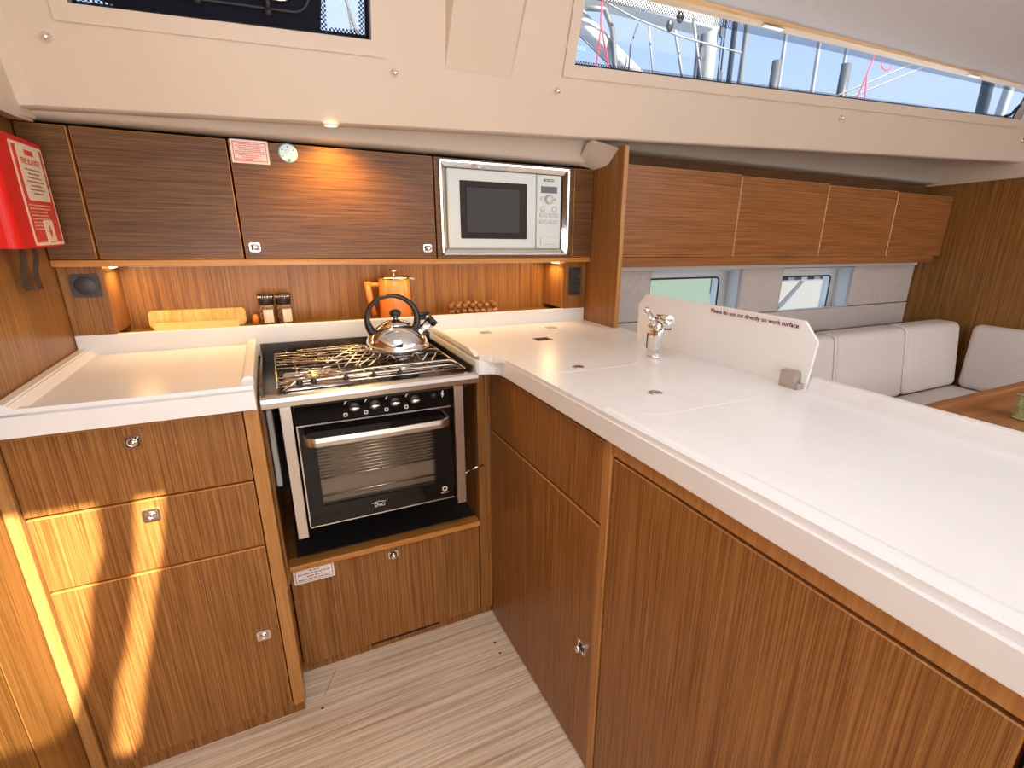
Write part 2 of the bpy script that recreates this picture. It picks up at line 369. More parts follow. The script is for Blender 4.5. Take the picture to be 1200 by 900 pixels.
# coachroof side with windows
def coach():
    bm = bmesh.new(); cols = [(-.29, -.117, 0), (-.117, .446, 1), (.446, .985, 0), (.985, 3.22, 1), (3.22, 3.62, 0)]
    TH = .03
    for a, b, win in cols:
        n = max(1, int((b-a)/.3))
        for i in range(n):
            x0, x1 = a+(b-a)*i/n, a+(b-a)*(i+1)/n
            prism(bm, [cp(x0, zb(x0)), cp(x1, zb(x1)), cp(x1, zs(x1)), cp(x0, zs(x0))], PN*TH)
            if not win: prism(bm, [cp(x0, zs(x0)), cp(x1, zs(x1)), cp(x1, 1.87), cp(x0, 1.87)], PN*TH)
    o = struct('trim_2', bm, GEL, 'cream moulded coachroof side')
    # raised window surrounds
    for a, b, e in ((-.117, .446, 1), (.985, 3.22, 1)):
        f = bmesh.new(); w = .030
        for pts in ([(a-w, zs(a)-w), (b+w, zs(b)-w), (b, zs(b)), (a, zs(a))], [(a-w, zs(a)-w), (a, zs(a)), (a, 1.82), (a-w, 1.82)], [(b+w, zs(b)-w), (b+w, 1.82), (b, 1.82), (b, zs(b))]):
            prism(f, [cp(x, z, .006) for x, z in pts], PN*.006)
        bmesh.ops.remove_doubles(f, verts=f.verts, dist=.0004)
        obj('window_surround', f, GEL, o)
        r = bmesh.new(); g = .012
        for p, q in (((a, zs(a)), (b, zs(b))), ((a, 1.83), (a, zs(a))), ((b, zs(b)), (b, 1.83))):
            d = V((q[0]-p[0], 0, q[1]-p[1])).normalized()
            quad(r, cp(*p, .006), cp(*q, .006), cp(*q, -.034), cp(*p, -.034))
        obj('window_reveal', r, REV, o)
    # buttress between the windows
    f = bmesh.new()
    A = [cp(.640, 1.83, .035), cp(.812, 1.83, .035), cp(.800, 1.60, .0005), cp(.626, 1.60, .0005)]
    Bk = [cp(.615, 1.83, -.002), cp(.838, 1.83, -.002), cp(.806, 1.59, -.002), cp(.618, 1.59, -.002)]
    va = [f.verts.new(p) for p in A]; vb = [f.verts.new(p) for p in Bk]
    f.faces.new(va)
    for i in range(4): f.faces.new((va[i], va[(i+1) % 4], vb[(i+1) % 4], vb[i]))
    obj('buttress', f, GEL, o)
    # soffit below: profile swept along x
    s = bmesh.new(); prev = None
    def prof(x):
        b = cp(x, zb(x)); y, z = b.y, b.z
        ye = .47 if x < 1.19 else .58; zf = (1.425 if x < 1.19 else 1.497)
        return [V((x, y, z+.008)), V((x, y+.003, z)), V((x, y+.012, z-.004)), V((x, y+.032, z-.005)), V((x, y+.038, z+.0)), V((x, y+.041, z+.045)), V((x, ye-.040, zf+.055)), V((x, ye-.034, zf+.008)), V((x, ye-.02, zf)), V((x, ye+.02, zf-.004)), V((x, ye+.04, zf-.004)), V((x, ye+.04, zf+.02))]
    xs = [-.29+.1*i for i in range(15)]+[1.184]
    for rng in (sorted(x for x in xs if x <= 1.184), [1.187]+[1.3+.2*i for i in range(12)]):
        prev = None
        for x in rng:
            cur = [s.verts.new(p) for p in prof(x)]
            if prev:
                for i in range(len(cur)-1): s.faces.new((prev[i], prev[i+1], cur[i+1], cur[i])).smooth = True
            prev = cur
    obj('soffit', s, SOF, o)
    # moulded leg on the left wall and corner at the divider
    l = bmesh.new()
    prism(l, [(-.36, .47, 1.42), (-.36, -1.2, 1.42), (-.262, -1.2, 1.40), (-.246, .36, 1.408), (-.238, .455, 1.412)], (0, 0, .42))
    bmesh.ops.bevel(l, geom=l.edges[:], offset=.006, segments=2, affect='EDGES')
    obj('side_moulding', l, GEL, o)
    l = bmesh.new(); c0 = [cp(-.25, zb(-.25)+.0), cp(-.25, 1.87)]
    prism(l, [cp(-.25, zb(-.25), .022), cp(-.25, 1.85, .022), cp(-.25, 1.85), cp(-.25, zb(-.25))], (-.03, 0, 0))
    prism(l, [cp(-.25, zb(-.25), .022), cp(-.25, 1.85, .022), cp(-.222, 1.85), cp(-.222, zb(-.222))], (-.0005, 0, 0))
    obj('fillet', l, GEL, o)
    l = bmesh.new()
    Aa = [l.verts.new(p) for p in ((1.11, .468, 1.428), (1.11, .43, 1.448), (1.11, .395, 1.48), (1.10, .345, 1.482))]
    Ab = [l.verts.new(p) for p in ((1.184, .468, 1.412), (1.184, .40, 1.417), (1.184, .375, 1.424), (1.184, .325, 1.463))]
    for i in range(3): l.faces.new((Aa[i], Aa[i+1], Ab[i+1], Ab[i])).smooth = True
    obj('corner_moulding', l, SOF, o)
    l = bmesh.new(); prism(l, [(3.48, .60, 1.485), (3.48, -2.4, 1.60), (3.48, -2.4, 1.72), (3.48, .60, 1.62)], (-.03, 0, 0))
    obj('bulkhead_moulding', l, GEL, o)
    # side deck above
    d = bmesh.new()
    prism(d, [(-.4, .395, zs(-.4)-.012), (3.6, .235, zs(3.6)-.012), (3.6, .80, zs(3.6)-.03), (-.4, .80, zs(-.4)-.03)], (0, 0, -.02))
    prism(d, [(-.4, .38, 1.60), (-.4, .8, 1.60), (-.4, .8, 1.3), (-.4, .38, 1.3)], (-.01, 0, 0))
    obj('side_deck', d, REV, o)
    return o
coach()
# windows
def port(name, a, b, top):
    o = struct(name, prism(bmesh.new(), [cp(a-.01, zs(a)-.01, -.034), cp(b+.01, zs(b)-.01, -.034), cp(b+.01, top, -.034), cp(a-.01, top, -.034)], PN*.004), PANE)
    g = bmesh.new()
    for p, q in (((a, zs(a)), (b, zs(b))), ((a, zs(a)), (a, top)), ((b, zs(b)), (b, top))):
        tube(g, [cp(*p, -.03), cp(*q, -.03)], .0035, 6)
    obj('gasket', g, GASK, o); return o
w1 = port('window_1', -.117, .446, 1.84)
w2 = port('window_2', .985, 3.22, 1.84)
f = bmesh.new()
def strip(f, pts, off): f.faces.new([f.verts.new(cp(x, z, off)) for x, z in pts])
strip(f, [(.985, zs(.985)), (3.22, zs(3.22)), (3.22, zs(3.22)+.006), (.985, zs(.985)+.010)], -.031)
strip(f, [(.985, 1.795), (3.22, 1.815), (3.22, 1.84), (.985, 1.84)], -.031)
obj('frit_band', f, FRIT, w2)
# slanted end of the long window
obj('end_gasket', tube(bmesh.new(), [cp(3.15, zs(3.15)+.004, -.028), cp(3.19, zs(3.2)+.012, -.028), cp(3.215, zs(3.2)+.05, -.028)], .006, 8), GASK, w2)
# dark port with opening frame, knobs, dotted corners
f = bmesh.new()
strip(f, [(-.006, zs(-.006)), (.338, zs(.338)), (.345, 1.70), (.345, 1.84), (-.10, 1.84), (-.05, 1.66)], -.030)
strip(f, [(-.117, zs(-.117)), (.446, zs(.446)), (.446, zs(.446)+.007), (-.117, zs(-.117)+.004)], -.0305)
strip(f, [(.437, zs(.44)), (.446, zs(.446)), (.446, 1.84), (.437, 1.84)], -.0305)
strip(f, [(-.05, zs(-.05)+.004), (-.006, zs(0)), (-.04, 1.67), (-.117, 1.67), (-.117, 1.636)], -.0305)
strip(f, [(-.117, 1.65), (-.0, 1.65), (-.0, 1.84), (-.117, 1.84)], -.0302)
obj('tinted_band', f, NAVY, w1)
f = bmesh.new()
strip(f, [(-.117, zs(-.117)+.004), (-.006, zs(-.006)+.004), (-.03, 1.633), (-.117, 1.628)], -.0308)
strip(f, [(.338, zs(.338)+.002), (.437, zs(.437)+.004), (.437, zs(.437)+.016), (.36, zs(.338)+.014)], -.0308)
strip(f, [(.424, zs(.437)+.004), (.437, zs(.437)+.004), (.437, 1.84), (.424, 1.84)], -.0308)
strip(f, [(.338, zs(.338)), (.352, zs(.338)+.006), (.356, 1.84), (.340, 1.84)], -.0308)
obj('dotted_band', f, FRIT, w1)
f = bmesh.new()
def loop(x0, x1, z0, z1, r, n=5):
    return [cp((x0+x1)/2+a, (z0+z1)/2+b+.033*a, -.02) for a, b in rrect(x1-x0, z1-z0, r, n)]
tube(f, loop(-.02, .318, 1.655, 1.90, .035), .004, 6, closed=True)
obj('port_frame', f, GASK, w1)
obj('inner_rim', tube(bmesh.new(), loop(.0, .290, 1.672, 1.88, .03), .0028, 6, closed=True), SAT, w1)
for x, z in ((.102, 1.652), (.233, 1.652)):
    k = bmesh.new(); tube(k, [cp(x, z+.03, -.005), cp(x, z, -.005)], .006, 10); sphere(k, cp(x, z, -.003), .0085)
    obj('catch_knob', k, GASK, w1)
# wood rail over the long window, little hinges
def rail():
    bm = bmesh.new()
    p = lambda x, dy, z: V((x, cp(x, 1.822).y+dy, z))
    for x0, x1 in ((.5, 3.6),):
        prism(bm, [p(x0, .01, 1.838), p(x0, .01, 1.816), p(x0, -.038, 1.812), p(x0, -.044, 1.818), p(x0, -.044, 1.838)], p(x1, 0, 1.834)-p(x0, 0, 1.822))
    o = struct('trim_3', bm, WTR, 'pale wood rail over the long window')
    for x in (1.62, 2.70):
        b2 = bmesh.new(); c = p(x, -.02, 1.822-.012+.0105*(x-.5)/3.1)
        prism(b2, [c+V((-.04, .004, 0)), c+V((.04, .0, .0)), c+V((.04, -.016, 0)), c+V((-.04, -.012, 0))], (0, 0, -.003))
        obj('hinge', b2, SAT, o)
rail()
# saloon lining panels and window boxes
def lining():
    bm = box(1.20, 3.48, .60, .61, .60, .735); o = struct('trim_4', bm, LIN, 'padded lining of the saloon side')
    for x0, x1 in ((1.2, 1.558), (2.091, 2.363), (2.923, 3.478)):
        obj('lining_panel', box(x0, x1, .575, .60, .860, 1.068, .004, 2), LIN, o)
    for x0, x1 in ((1.2, 2.226), (2.230, 3.478)):
        obj('lining_panel', box(x0, x1, .572, .60, .738, .856, .004, 2), LIN, o)
    obj('top_batten', box(1.2, 3.48, .565, .62, 1.068, 1.088, .003, 2), REV, o)
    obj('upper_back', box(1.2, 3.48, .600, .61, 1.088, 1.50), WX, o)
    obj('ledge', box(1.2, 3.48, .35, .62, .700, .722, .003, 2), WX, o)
    for n, (a, b, a2, b2, g0, g1, zt_, zb_) in enumerate(((1.56, 2.089, 1.56, 2.15, 1.60, 2.09, 1.055, .86), (2.365, 2.921, 2.40, 2.99, 2.46, 2.94, 1.052, .857))):
        r = bmesh.new(); y0, y1 = .577, .719
        quad(r, (b, y0, zb_), (b2, y1, zb_-.02), (b2, y1, zt_-.01), (b, y0, zt_+.012))
        quad(r, (a, y0, zb_), (a2, y1, zb_-.02), (a2, y1, zt_-.01), (a, y0, zt_+.012))
        quad(r, (a, y0, zt_+.012), (b, y0, zt_+.012), (b2, y1, zt_-.01), (a2, y1, zt_-.01))
        quad(r, (a, y0, zb_), (b, y0, zb_), (b2, y1, zb_-.02), (a2, y1, zb_-.02))
        ot = struct('window_%d' % (n+3), bx(bmesh.new(), g0-.005, g1+.005, .735, .739, .80, 1.03), PANE)
        obj('window_box', r, REV, ot)
        gz0, gz1 = (.832, 1.018) if n == 0 else (.812, 1.010)
        g = bmesh.new(); cx, cz = (g0+g1)/2, (gz0+gz1)/2
        tube(g, [V((cx+p, .716, cz+q)) for p, q in rrect(g1-g0, gz1-gz0, .02)], .004, 8, closed=True)
        obj('gasket', g, GASK, ot)
lining()

# ------------------------------------------------------------------ latches
def latch(th, parent, c, face, kind, s=.026):
    c = V(c)
    if face == '-y': u, v = V((1, 0, 0)), V((0, 0, 1))
    else: u, v = V((0, -1, 0)), V((0, 0, 1))
    n = u.cross(v); bm = bmesh.new()
    plate(bm, c-n*.002, u, v, s*1.12, s, .0045, s*.2)
    plate(bm, c+n*.0023, u, v, s*.84, s*.74, .0006, s*.12, 1)
    if kind == 'ring':
        tube(bm, [c+n*.005+u*math.cos(a)*s*.3+v*math.sin(a)*s*.28 for a in [i*math.pi/8 for i in range(16)]], .0018, 6, closed=True)
        lathe(bm, [(.0045, .002), (.0052, .006), (.003, .009), (0, .0095)], c+u*s*.05, n, 12)
        tube(bm, [c+n*.006+u*s*.1, c+n*.006+u*s*.42+v*s*.4], .0014, 6)
    elif kind == 'knob':
        lathe(bm, [(.005, .002), (.005, .008), (.0085, .010), (.0088, .014), (.006, .0165), (0, .017)], c, n, 16)
        for a in (45, 135, 225, 315):
            q = math.radians(a); tube(bm, [c+n*.004+(u*math.cos(q)+v*math.sin(q))*s*.32, c+n*.004+(u*math.cos(q)+v*math.sin(q))*s*.56], .0014, 6)
    else:
        tube(bm, [c+n*.0032+u*math.cos(a)*s*.30+v*math.sin(a)*s*.26 for a in [i*math.pi/8 for i in range(16)]], .0016, 6, closed=True)
        lathe(bm, [(.0058, .002), (.0058, .0042), (0, .0045)], c, n, 14)
    th.p('latch', bm, [CHR, DGR if kind != 'flush' else SAT], parent, 'chrome square latch')

# ------------------------------------------------------------------ left drawer cabinet
t = T('base_cabinet', 'teak base cabinet left of the cooker with two drawers over a door', 'cabinet', (-.11, .3, 0))
t.p('carcass', box(-.296, .076, .055, .62, .04, .853), DARK)
t.p('end_post', box(.0765, .104, .033, .62, .049, .853, .0012, 1), WEZ)
t.p('side_stile', box(-.321, -.3005, .028, .06, .0, .853, .001, 1), WEZ)
t.p('kickboard', box(-.32, .098, .058, .075, 0, .048), WZ)
for i, (z0, z1, c, k) in enumerate(((.687, .842, (-.113, .033, .810), 'ring'), (.525, .682, (-.112, .033, .650), 'flush'), (.052, .520, (.040, .033, .287), 'flush'))):
    d = t.p('drawer' if i < 2 else 'door', door(-.2965, .0735, .035, .055, z0, z1), [WZ, WE])
    latch(t, d, c, '-y', k)
# ------------------------------------------------------------------ worktops
def bevsel(bm, off, cond, seg=3):
    es = [e for e in bm.edges if cond(e)]
    bmesh.ops.bevel(bm, geom=es, offset=off, segments=seg, affect='EDGES')
t = T('worktop', 'white worktop over the drawers with raised left and right lips', 'worktop', (-.1, .25, .853))
bm = box(-.284, .104, .006, .489, .853, ZTOP-.003); bevsel(bm, .006, lambda e: all(abs(v.co.y-.006) < 1e-4 for v in e.verts) and abs(e.verts[0].co.z-e.verts[1].co.z) < 1e-4 and e.verts[0].co.z > .88)
t.p('slab', bm, WHITE)
bm = bmesh.new()
prism(bm, [(-.284, .006, ZTOP-.004), (-.284, .006, ZTOP+.013), (-.262, .006, ZTOP+.013), (-.246, .006, ZTOP-.004)], (0, .483, 0)); bevsel(bm, .003, lambda e: e.calc_length() > .4 and e.verts[0].co.z > ZTOP+.01, 2)
t.p('left_lip', bm, WHITE)
bm = bmesh.new(); prism(bm, [(.079, .05, ZTOP-.004), (.087, .05, ZTOP+.013), (.104, .05, ZTOP+.013), (.104, .05, ZTOP-.004)], (0, .425, 0)); bevsel(bm, .003, lambda e: e.calc_length() > .4 and e.verts[0].co.z > ZTOP+.01, 2)
bm2 = t.p('cooker_lip', bm, WHITE)
bm = bmesh.new(); prism(bm, [(-.284, .006, ZTOP-.004), (-.284, .010, ZTOP+.003), (-.284, .026, ZTOP+.003), (-.284, .034, ZTOP-.004)], (.388, 0, 0)); t.p('front_lip', bm, WHITE)
single('upstand', box(-.284, 1.184, .488, .503, .86, .946, .003, 2), WHITE, (.45, .495, .86), 'long white upstand along the back of both worktops behind the cooker', 'upstand')
XB = 1.15
t = T('worktop', 'large white worktop of the peninsula with the sink and tap', 'worktop', (.9, -.3, .853))
out = [(.606, .489), (.606, .085), (.612, .078), (.640, .076), (.652, .068), (.660, .050), (.663, .02), (.663, -1.6), (1.205, -1.6), (1.205, .05), (1.215, .30), (1.184, .30), (1.184, .489)]
bm = bmesh.new(); prism(bm, [(x, y, ZTOP) for x, y in out], (0, 0, -.050))
bevsel(bm, .012, lambda e: all(v.co.z > ZTOP-.001 and v.co.x < .67 for v in e.verts), 4)
bevsel(bm, .003, lambda e: all(v.co.z < .852 and v.co.x < .67 for v in e.verts), 2)
t.p('slab', bm, WHITE)
bm = bmesh.new(); prism(bm, [(1.142, -1.6, ZTOP-.001), (1.149, -1.6, ZTOP+.024), (1.172, -1.6, ZTOP+.024), (1.188, -1.6, ZTOP-.02)], (0, 1.70, 0)); bevsel(bm, .005, lambda e: e.calc_length() > 1 and e.verts[0].co.z > ZTOP+.01, 3)
t.p('back_lip', bm, WHITE)
bm = bmesh.new()
for x, y, z in ((.6065, .14, ZTOP+.011), (.617, .14, ZTOP+.011), (.6065, .488, ZTOP+.012), (.618, .488, ZTOP+.012), (.6065, .488, ZTOP-.002), (.634, .488, ZTOP-.002), (.6065, .088, ZTOP-.002), (.625, .10, ZTOP-.002)): bm.verts.new((x, y, z))
bmesh.ops.convex_hull(bm, input=bm.verts[:]); bevsel(bm, .003, lambda e: e.verts[0].co.z > ZTOP+.01 and e.verts[1].co.z > ZTOP+.01, 2)
t.p('cooker_lip', bm, WHITE)
bm = bmesh.new(); prism(bm, [(.674, -1.6, ZTOP-.002), (.684, -1.6, ZTOP+.0022), (.694, -1.6, ZTOP+.0022), (.712, -1.6, ZTOP-.002)], (0, 1.2, 0)); t.p('front_lip', bm, WHITE)
# sink covers: flush lids outlined by a fine groove
GROOVE = mat('groove_shade', (.60, .57, .54), .6)
def lid(x0, x1, y0, y1, r, pull, lab):
    th = T('sink_cover', lab, 'sink cover', ((x0+x1)/2, (y0+y1)/2, ZTOP), 'flush sink covers')
    cx, cy = (x0+x1)/2, (y0+y1)/2
    bm = bmesh.new(); prism(bm, [(cx+a, cy+b, ZTOP-.004) for a, b in rrect(x1-x0, y1-y0, r, 8)], (0, 0, .0044)); bevsel(bm, .0003, lambda e: all(v.co.z > ZTOP for v in e.verts), 2)
    th.p('lid', bm, WHITE)
    bm = lathe(bmesh.new(), [(.014, .0006), (.014, .0022), (.011, .0026), (0, .0020)], (pull[0], pull[1], ZTOP), seg=20)
    th.p('finger_pull', bm, NICK)
lid(.700, 1.055, -.47, -.168, .07, (.826, -.362), 'flush white cover of the front sink nearer the camera')
lid(.700, .975, -.150, .045, .06, (.791, -.119), 'flush white cover of the rear sink beside the tap')
for i, (x, y, lab) in enumerate(((.749, .381, 'small nickel lift catch in the worktop nearest the kettle'), (.990, .384, 'small nickel lift catch in the worktop nearest the double socket'))):
    bm = bmesh.new(); plate(bm, (x, y, ZTOP-.001), (1, 0, 0), (0, 1, 0), .034, .036, .003, .008); plate(bm, (x, y, ZTOP+.001), (1, 0, 0), (0, 1, 0), .022, .018, .0022, .006)
    single('worktop_catch', bm, NICK, (x, y, ZTOP), lab, 'catch', 'worktop catches')
bm = bmesh.new(); plate(bm, (.868, .213, ZTOP-.001), (1, 0, 0), (0, 1, 0), .055, .042, .003, .004)
t2 = T('worktop_vent', 'small square slotted metal plate set in the worktop behind the sinks', 'vent', (.868, .213, ZTOP)); t2.p('vent_plate', bm, STEEL)
for q in range(4): t2.p('slot', box(.846, .890, .197+q*.010, .2015+q*.010, ZTOP+.0015, ZTOP+.0026), DARK)
# ------------------------------------------------------------------ cooker housing
t = T('cooker_housing', 'teak cooker recess with black mat over a drop-front locker', 'cabinet', (.36, .4, 0))
t.p('left_side', box(.1045, .110, .10, .62, .36, .85), WZ)
t.p('right_side', box(.636, .6455, .18, .62, .36, .853), WZ)
t.p('right_post', box(.6365, .6755, .168, .19, .036, .853, .001, 1), WZ)
t.p('rear_panel', box(.104, .645, .61, .62, .04, .86), DARK)
t.p('shelf_edge', door(.106, .636, .160, .20, .350, .366), [WE, WE])
t.p('black_mat', box(.130, .634, .202, .61, .350, .3672), MAT_)
t.p('mat_edge', box(.1105, .130, .20, .61, .350, .3665), WZ)
d = t.p('locker_front', door(.108, .634, .170, .188, .036, .348), [WZ, WE]); latch(t, d, (.373, .168, .324), '-y', 'knob', .024)
t.p('kickboard', box(.104, .69, .185, .20, 0, .036), WZ)
t.p('white_panel', box(.112, .125, .16, .42, .60, .80, .004), mat('white_gimbal_panel', (.62, .60, .56), .4))
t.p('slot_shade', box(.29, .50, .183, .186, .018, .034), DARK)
def sign(name, lab, c, u, v, w, h, paper, ink, lines, border=True):
    c, u, v = V(c), V(u).normalized(), V(v).normalized(); n = u.cross(v); th = T(name, lab, 'sign', c)
    th.p('card', plate(bmesh.new(), c, u, v, w, h, .0006, min(w, h)*.04), paper)
    if border:
        bm = bmesh.new(); bw = h*.03; a, b = w*.5-h*.09, h*.5-h*.09; o = c+n*.0009
        for (p, q, r, s) in ((-a, a, b-bw, b), (-a, a, -b, -b+bw), (-a, -a+bw, -b, b), (a-bw, a, -b, b)):
            quad(bm, o+u*p+v*r, o+u*q+v*r, o+u*q+v*s, o+u*p+v*s)
        th.p('border', bm, ink)
    bm = bmesh.new(); k = len(lines)
    for i, fl in enumerate(lines):
        scribble(bm, c+n*.0006+v*(h*.36-(i+.75)*h*.72/k), u, v, w*.82, h*.40/k, .0004, True, fl)
    th.p('small_print', bm, ink)
    return th
sign('warning_label', 'white label with maroon print on the left corner of the locker under the cooker', (.165, .1695, .327), (1, 0, 0), (0, 0, 1), .100, .046, PAPER, MAR, (.3, .95, .45, .95))
# ------------------------------------------------------------------ cooker
def cooker():
    X0, X1, YF = .112, .594, .055
    t = T('cooker', 'gimballed steel gas cooker with black oven and four knobs', 'cooker', (.352, .3, .50))
    t.p('oven_body', box(.170, .532, .105, .44, .512, .838), BLK)
    # open cavity seen through the door glass: darker box in front
    bm = bmesh.new(); x0, x1, y0, y1, z0, z1 = .200, .495, .0905, .104, .565, .725
    t.p('oven_cavity', box(x0, x1, .1025, .1045, z0, z1), OVIN)
    for i in range(9):
        z = .640+i*.0085
        tube(bm, [(x0+.006, .096, z), (x1-.006, .096, z)], .0014, 6)
    for z in (.632, .585): tube(bm, [(x0+.004, .095, z), (x1-.004, .095, z)], .0022, 6)
    t.p('oven_rack', bm, STEEL)
    # door frame of black glass around the window
    bm = bmesh.new()
    for a in ((.172, .207, .517, .776), (.486, .5315, .517, .776), (.207, .486, .517, .566), (.207, .486, .722, .776)): bx(bm, a[0], a[1], .080, .098, a[2], a[3])
    d = t.p('oven_door', bm, BLKG)
    t.p('door_glass', box(.206, .487, .083, .086, .565, .723), OVG, d)
    bm = bmesh.new(); bx(bm, .171, .5325, .078, .082, .5145, .5175); bx(bm, .171, .1735, .078, .082, .515, .778); bx(bm, .171, .5325, .077, .082, .776, .7795); t.p('steel_edging', bm, STEEL, d)
    # handle: flat bar with rounded returns
    bm = bmesh.new(); arc = [(.184+.026*(1-math.cos(math.radians(a))), .056-.026*math.sin(math.radians(a)), .751) for a in range(0, 91, 10)]; pts = [(.184, .082, .751), (.184, .066, .751)]+arc+[(.35, .029, .750)]+[(.700-x, y, z) for x, y, z in arc[::-1]]+[(.516, .066, .751), (.516, .082, .751)]
    prev = None
    for i, p in enumerate(pts):
        p = V(p); q = V(pts[min(i+1, len(pts)-1)])-V(pts[max(i-1, 0)]); q.normalize(); nn = V((0, 0, 1)).cross(q).normalized()
        cur = [bm.verts.new(p+nn*a+V((0, 0, b))) for a, b in ((-.002, -.010), (.002, -.010), (.003, 0), (.002, .010), (-.002, .010), (-.003, 0))]
        if prev:
            for k in range(6): bm.faces.new((prev[k], prev[(k+1) % 6], cur[(k+1) % 6], cur[k]))
        prev = cur
    t.p('door_handle', bm, SAT, d)
    # maker's mark and little badge
    bm = bmesh.new(); text(bm, 'ENO', (.337, .0798, .534), (1, 0, 0), (0, 0, 1), .013, .0002, 'CENTER'); tube(bm, [(.318, .0797, .545), (.335, .0797, .549), (.352, .0797, .546)], .0007, 5)
    t.p('maker_mark', bm, WPR, d)
    bm = bmesh.new(); tube(bm, [(.508+.006*math.cos(i*math.pi/6), .0797, .545+.006*math.sin(i*math.pi/6)) for i in range(12)], .0016, 5, closed=True); scribble(bm, (.508, .0797, .5325), (1, 0, 0), (0, 0, 1), .024, .003)
    t.p('badge', bm, CARD, d)
    # control panel
    p = t.p('control_panel', box(.172, .532, .078, .10, .781, .838, .001, 1), BLKG)
    for i, x in enumerate((.298, .344, .392, .440)):
        bm = lathe(bmesh.new(), [(.0135, 0), (.0135, .008), (.010, .012), (0, .012)], (x, .078, .811), (0, -1, 0), 20)
        k = t.p('knob', bm, BLK, p)
        bm = bmesh.new(); sphere(bm, (x, .062, .809), .013, (1, .55, .48), 14); t.p('knob_grip', bm, STEEL, k)
        bm = bmesh.new(); n = 10; rr = .021
        for j in range(n):
            a0, a1 = math.radians(165-j*10), math.radians(155-j*10)
            for s in (1,):
                w0 = .0010+.0016*j/n
                quad(bm, *[V((x+math.cos(a)*r, .0777, .812+math.sin(a)*r*.9)) for a, r in ((a0, rr-w0), (a1, rr-w0), (a1, rr+w0), (a0, rr+w0))])
        t.p('dial_mark', bm, WPR, p); t.p('burner_symbol', plate(bmesh.new(), (x-.020, .0777, .7915), (1, 0, 0), (0, 0, 1), .009, .009, .0002, .002), WPR, p)
        t.p('symbol_centre', plate(bmesh.new(), (x-.020, .0774, .7915), (1, 0, 0), (0, 0, 1), .0055, .0055, .0002, .001), BLK, p)
    bm = bmesh.new(); prism(bm, [(.512, .0777, .822), (.508, .0777, .811), (.512, .0777, .812), (.510, .0777, .803), (.517, .0777, .814), (.513, .0777, .813), (.515, .0777, .822)], (0, -.0002, 0)); t.p('spark_mark', bm, WPR, p)
    t.p('spark_button', lathe(bmesh.new(), [(.009, 0), (.009, .003), (0, .004)], (.490, .078, .812), (0, -1, 0), 16), BLK, p)
    # side flat bars
    for x0, x1 in ((.1425, .166), (.5365, .561)):
        bm = bmesh.new(); prism(bm, [(x0, .058, .836), (x0, .058, .503), (x0, .080, .503), (x0, .084, .836)], (x1-x0, 0, 0)); bmesh.ops.bevel(bm, geom=bm.edges[:], offset=.001, segments=1, affect='EDGES')
        t.p('side_bar', bm, SAT)
    bm = bmesh.new(); tube(bm, [(.556, .10, .56), (.620, .12, .575)], .002, 6); tube(bm, [(.60, .115, .570), (.635, .12, .572)], .004, 6); t.p('gimbal_lock', bm, STEEL)
    # front rail: bullnosed steel
    bm = bmesh.new(); prof = [(.055, .834), (.046, .838), (.044, .850), (.048, .858), (.056, .862), (.070, .862), (.072, .856), (.072, .834)]
    prism(bm, [(X0-.002, y, z) for y, z in prof], (X1-X0+.006, 0, .004)); t.p('front_rail', bm, STEEL)
    t.p('rail_trim', box(X0+.03, X1-.02, .060, .10, .830, .8345), DARK)
    # hob tray
    bm = bmesh.new(); bx(bm, X0, X1, .07, .478, .835, .842); bx(bm, X0, X0+.004, .07, .478, .84, .880); bx(bm, X1-.004, X1, .07, .478, .84, .880); bx(bm, X0, X1, .474, .478, .84, .897)
    t.p('hob_tray', bm, mat('hob_tray_steel', (.10, .09, .085), .25, 1))
    # burners
    for i, (x, y, r) in enumerate(((.235, .20, .032), (.235, .36, .026), (.445, .20, .030), (.445, .36, .026))):
        bm = lathe(bmesh.new(), [(r*1.35, 0), (r*1.3, .006), (r, .010), (r, .018), (r*.9, .020), (0, .020)], (x, y, .842), seg=24); b = t.p('burner', bm, BLK)
        t.p('burner_cap', lathe(bmesh.new(), [(r*.8, 0), (r*.8, .004), (r*.6, .006), (0, .006)], (x, y, .862), seg=24), STEEL, b)
    # left steel drip plate with ribs
    bm = bmesh.new()
    for i in range(9): tube(bm, [(.152, .082+i*.018, .856), (.165, .079+i*.018, .866), (.30, .078+i*.018, .866)], .0042, 6)
    t.p('ribbed_plate', bm, STEEL)
    # pan grate
    bm = bmesh.new(); G = .872; r = .0024
    tube(bm, [(.145, .085, G), (.575, .085, G)], r, 6); tube(bm, [(.145, .44, G), (.565, .44, G)], r, 6)
    tube(bm, [(.145, .085, G), (.145, .44, G)], r, 6); tube(bm, [(.575, .085, G), (.575, .44, G)], r, 6)
    for y in (.11, .135, .165, .26, .30, .34, .38, .41): tube(bm, [(.148, y, G), (.572, y, G)], r*.8, 6)
    for x, y in ((.235, .20), (.235, .36), (.445, .20), (.445, .36)):
        for a in range(45, 405, 90):
            q = math.radians(a); tube(bm, [(x+.02*math.cos(q), y+.02*math.sin(q), G+.003), (x+.075*math.cos(q), y+.062*math.sin(q), G+.003)], r, 6)
        tube(bm, [(x+.045*math.cos(i*math.pi/8), y+.045*math.sin(i*math.pi/8), G-.004) for i in range(16)], r*.8, 6, closed=True)
    for x in (.19, .29, .34, .39, .50): tube(bm, [(x, .088, G-.003), (x, .44, G-.003)], r*.8, 6)
    for x in (.175, .23, .28, .33, .38, .43, .48, .53): tube(bm, [(x, .44, G), (x, .466, G+.002), (x, .470, G-.01)], r, 6)
    t.p('pan_grate', bm, GRATE)
    # raised fiddle rods with black end balls
    bm = bmesh.new()
    tube(bm, [(.150, .076, .862), (.180, .080, .882), (.36, .084, .884), (.54, .090, .884), (.565, .10, .872)], .0026, 8)
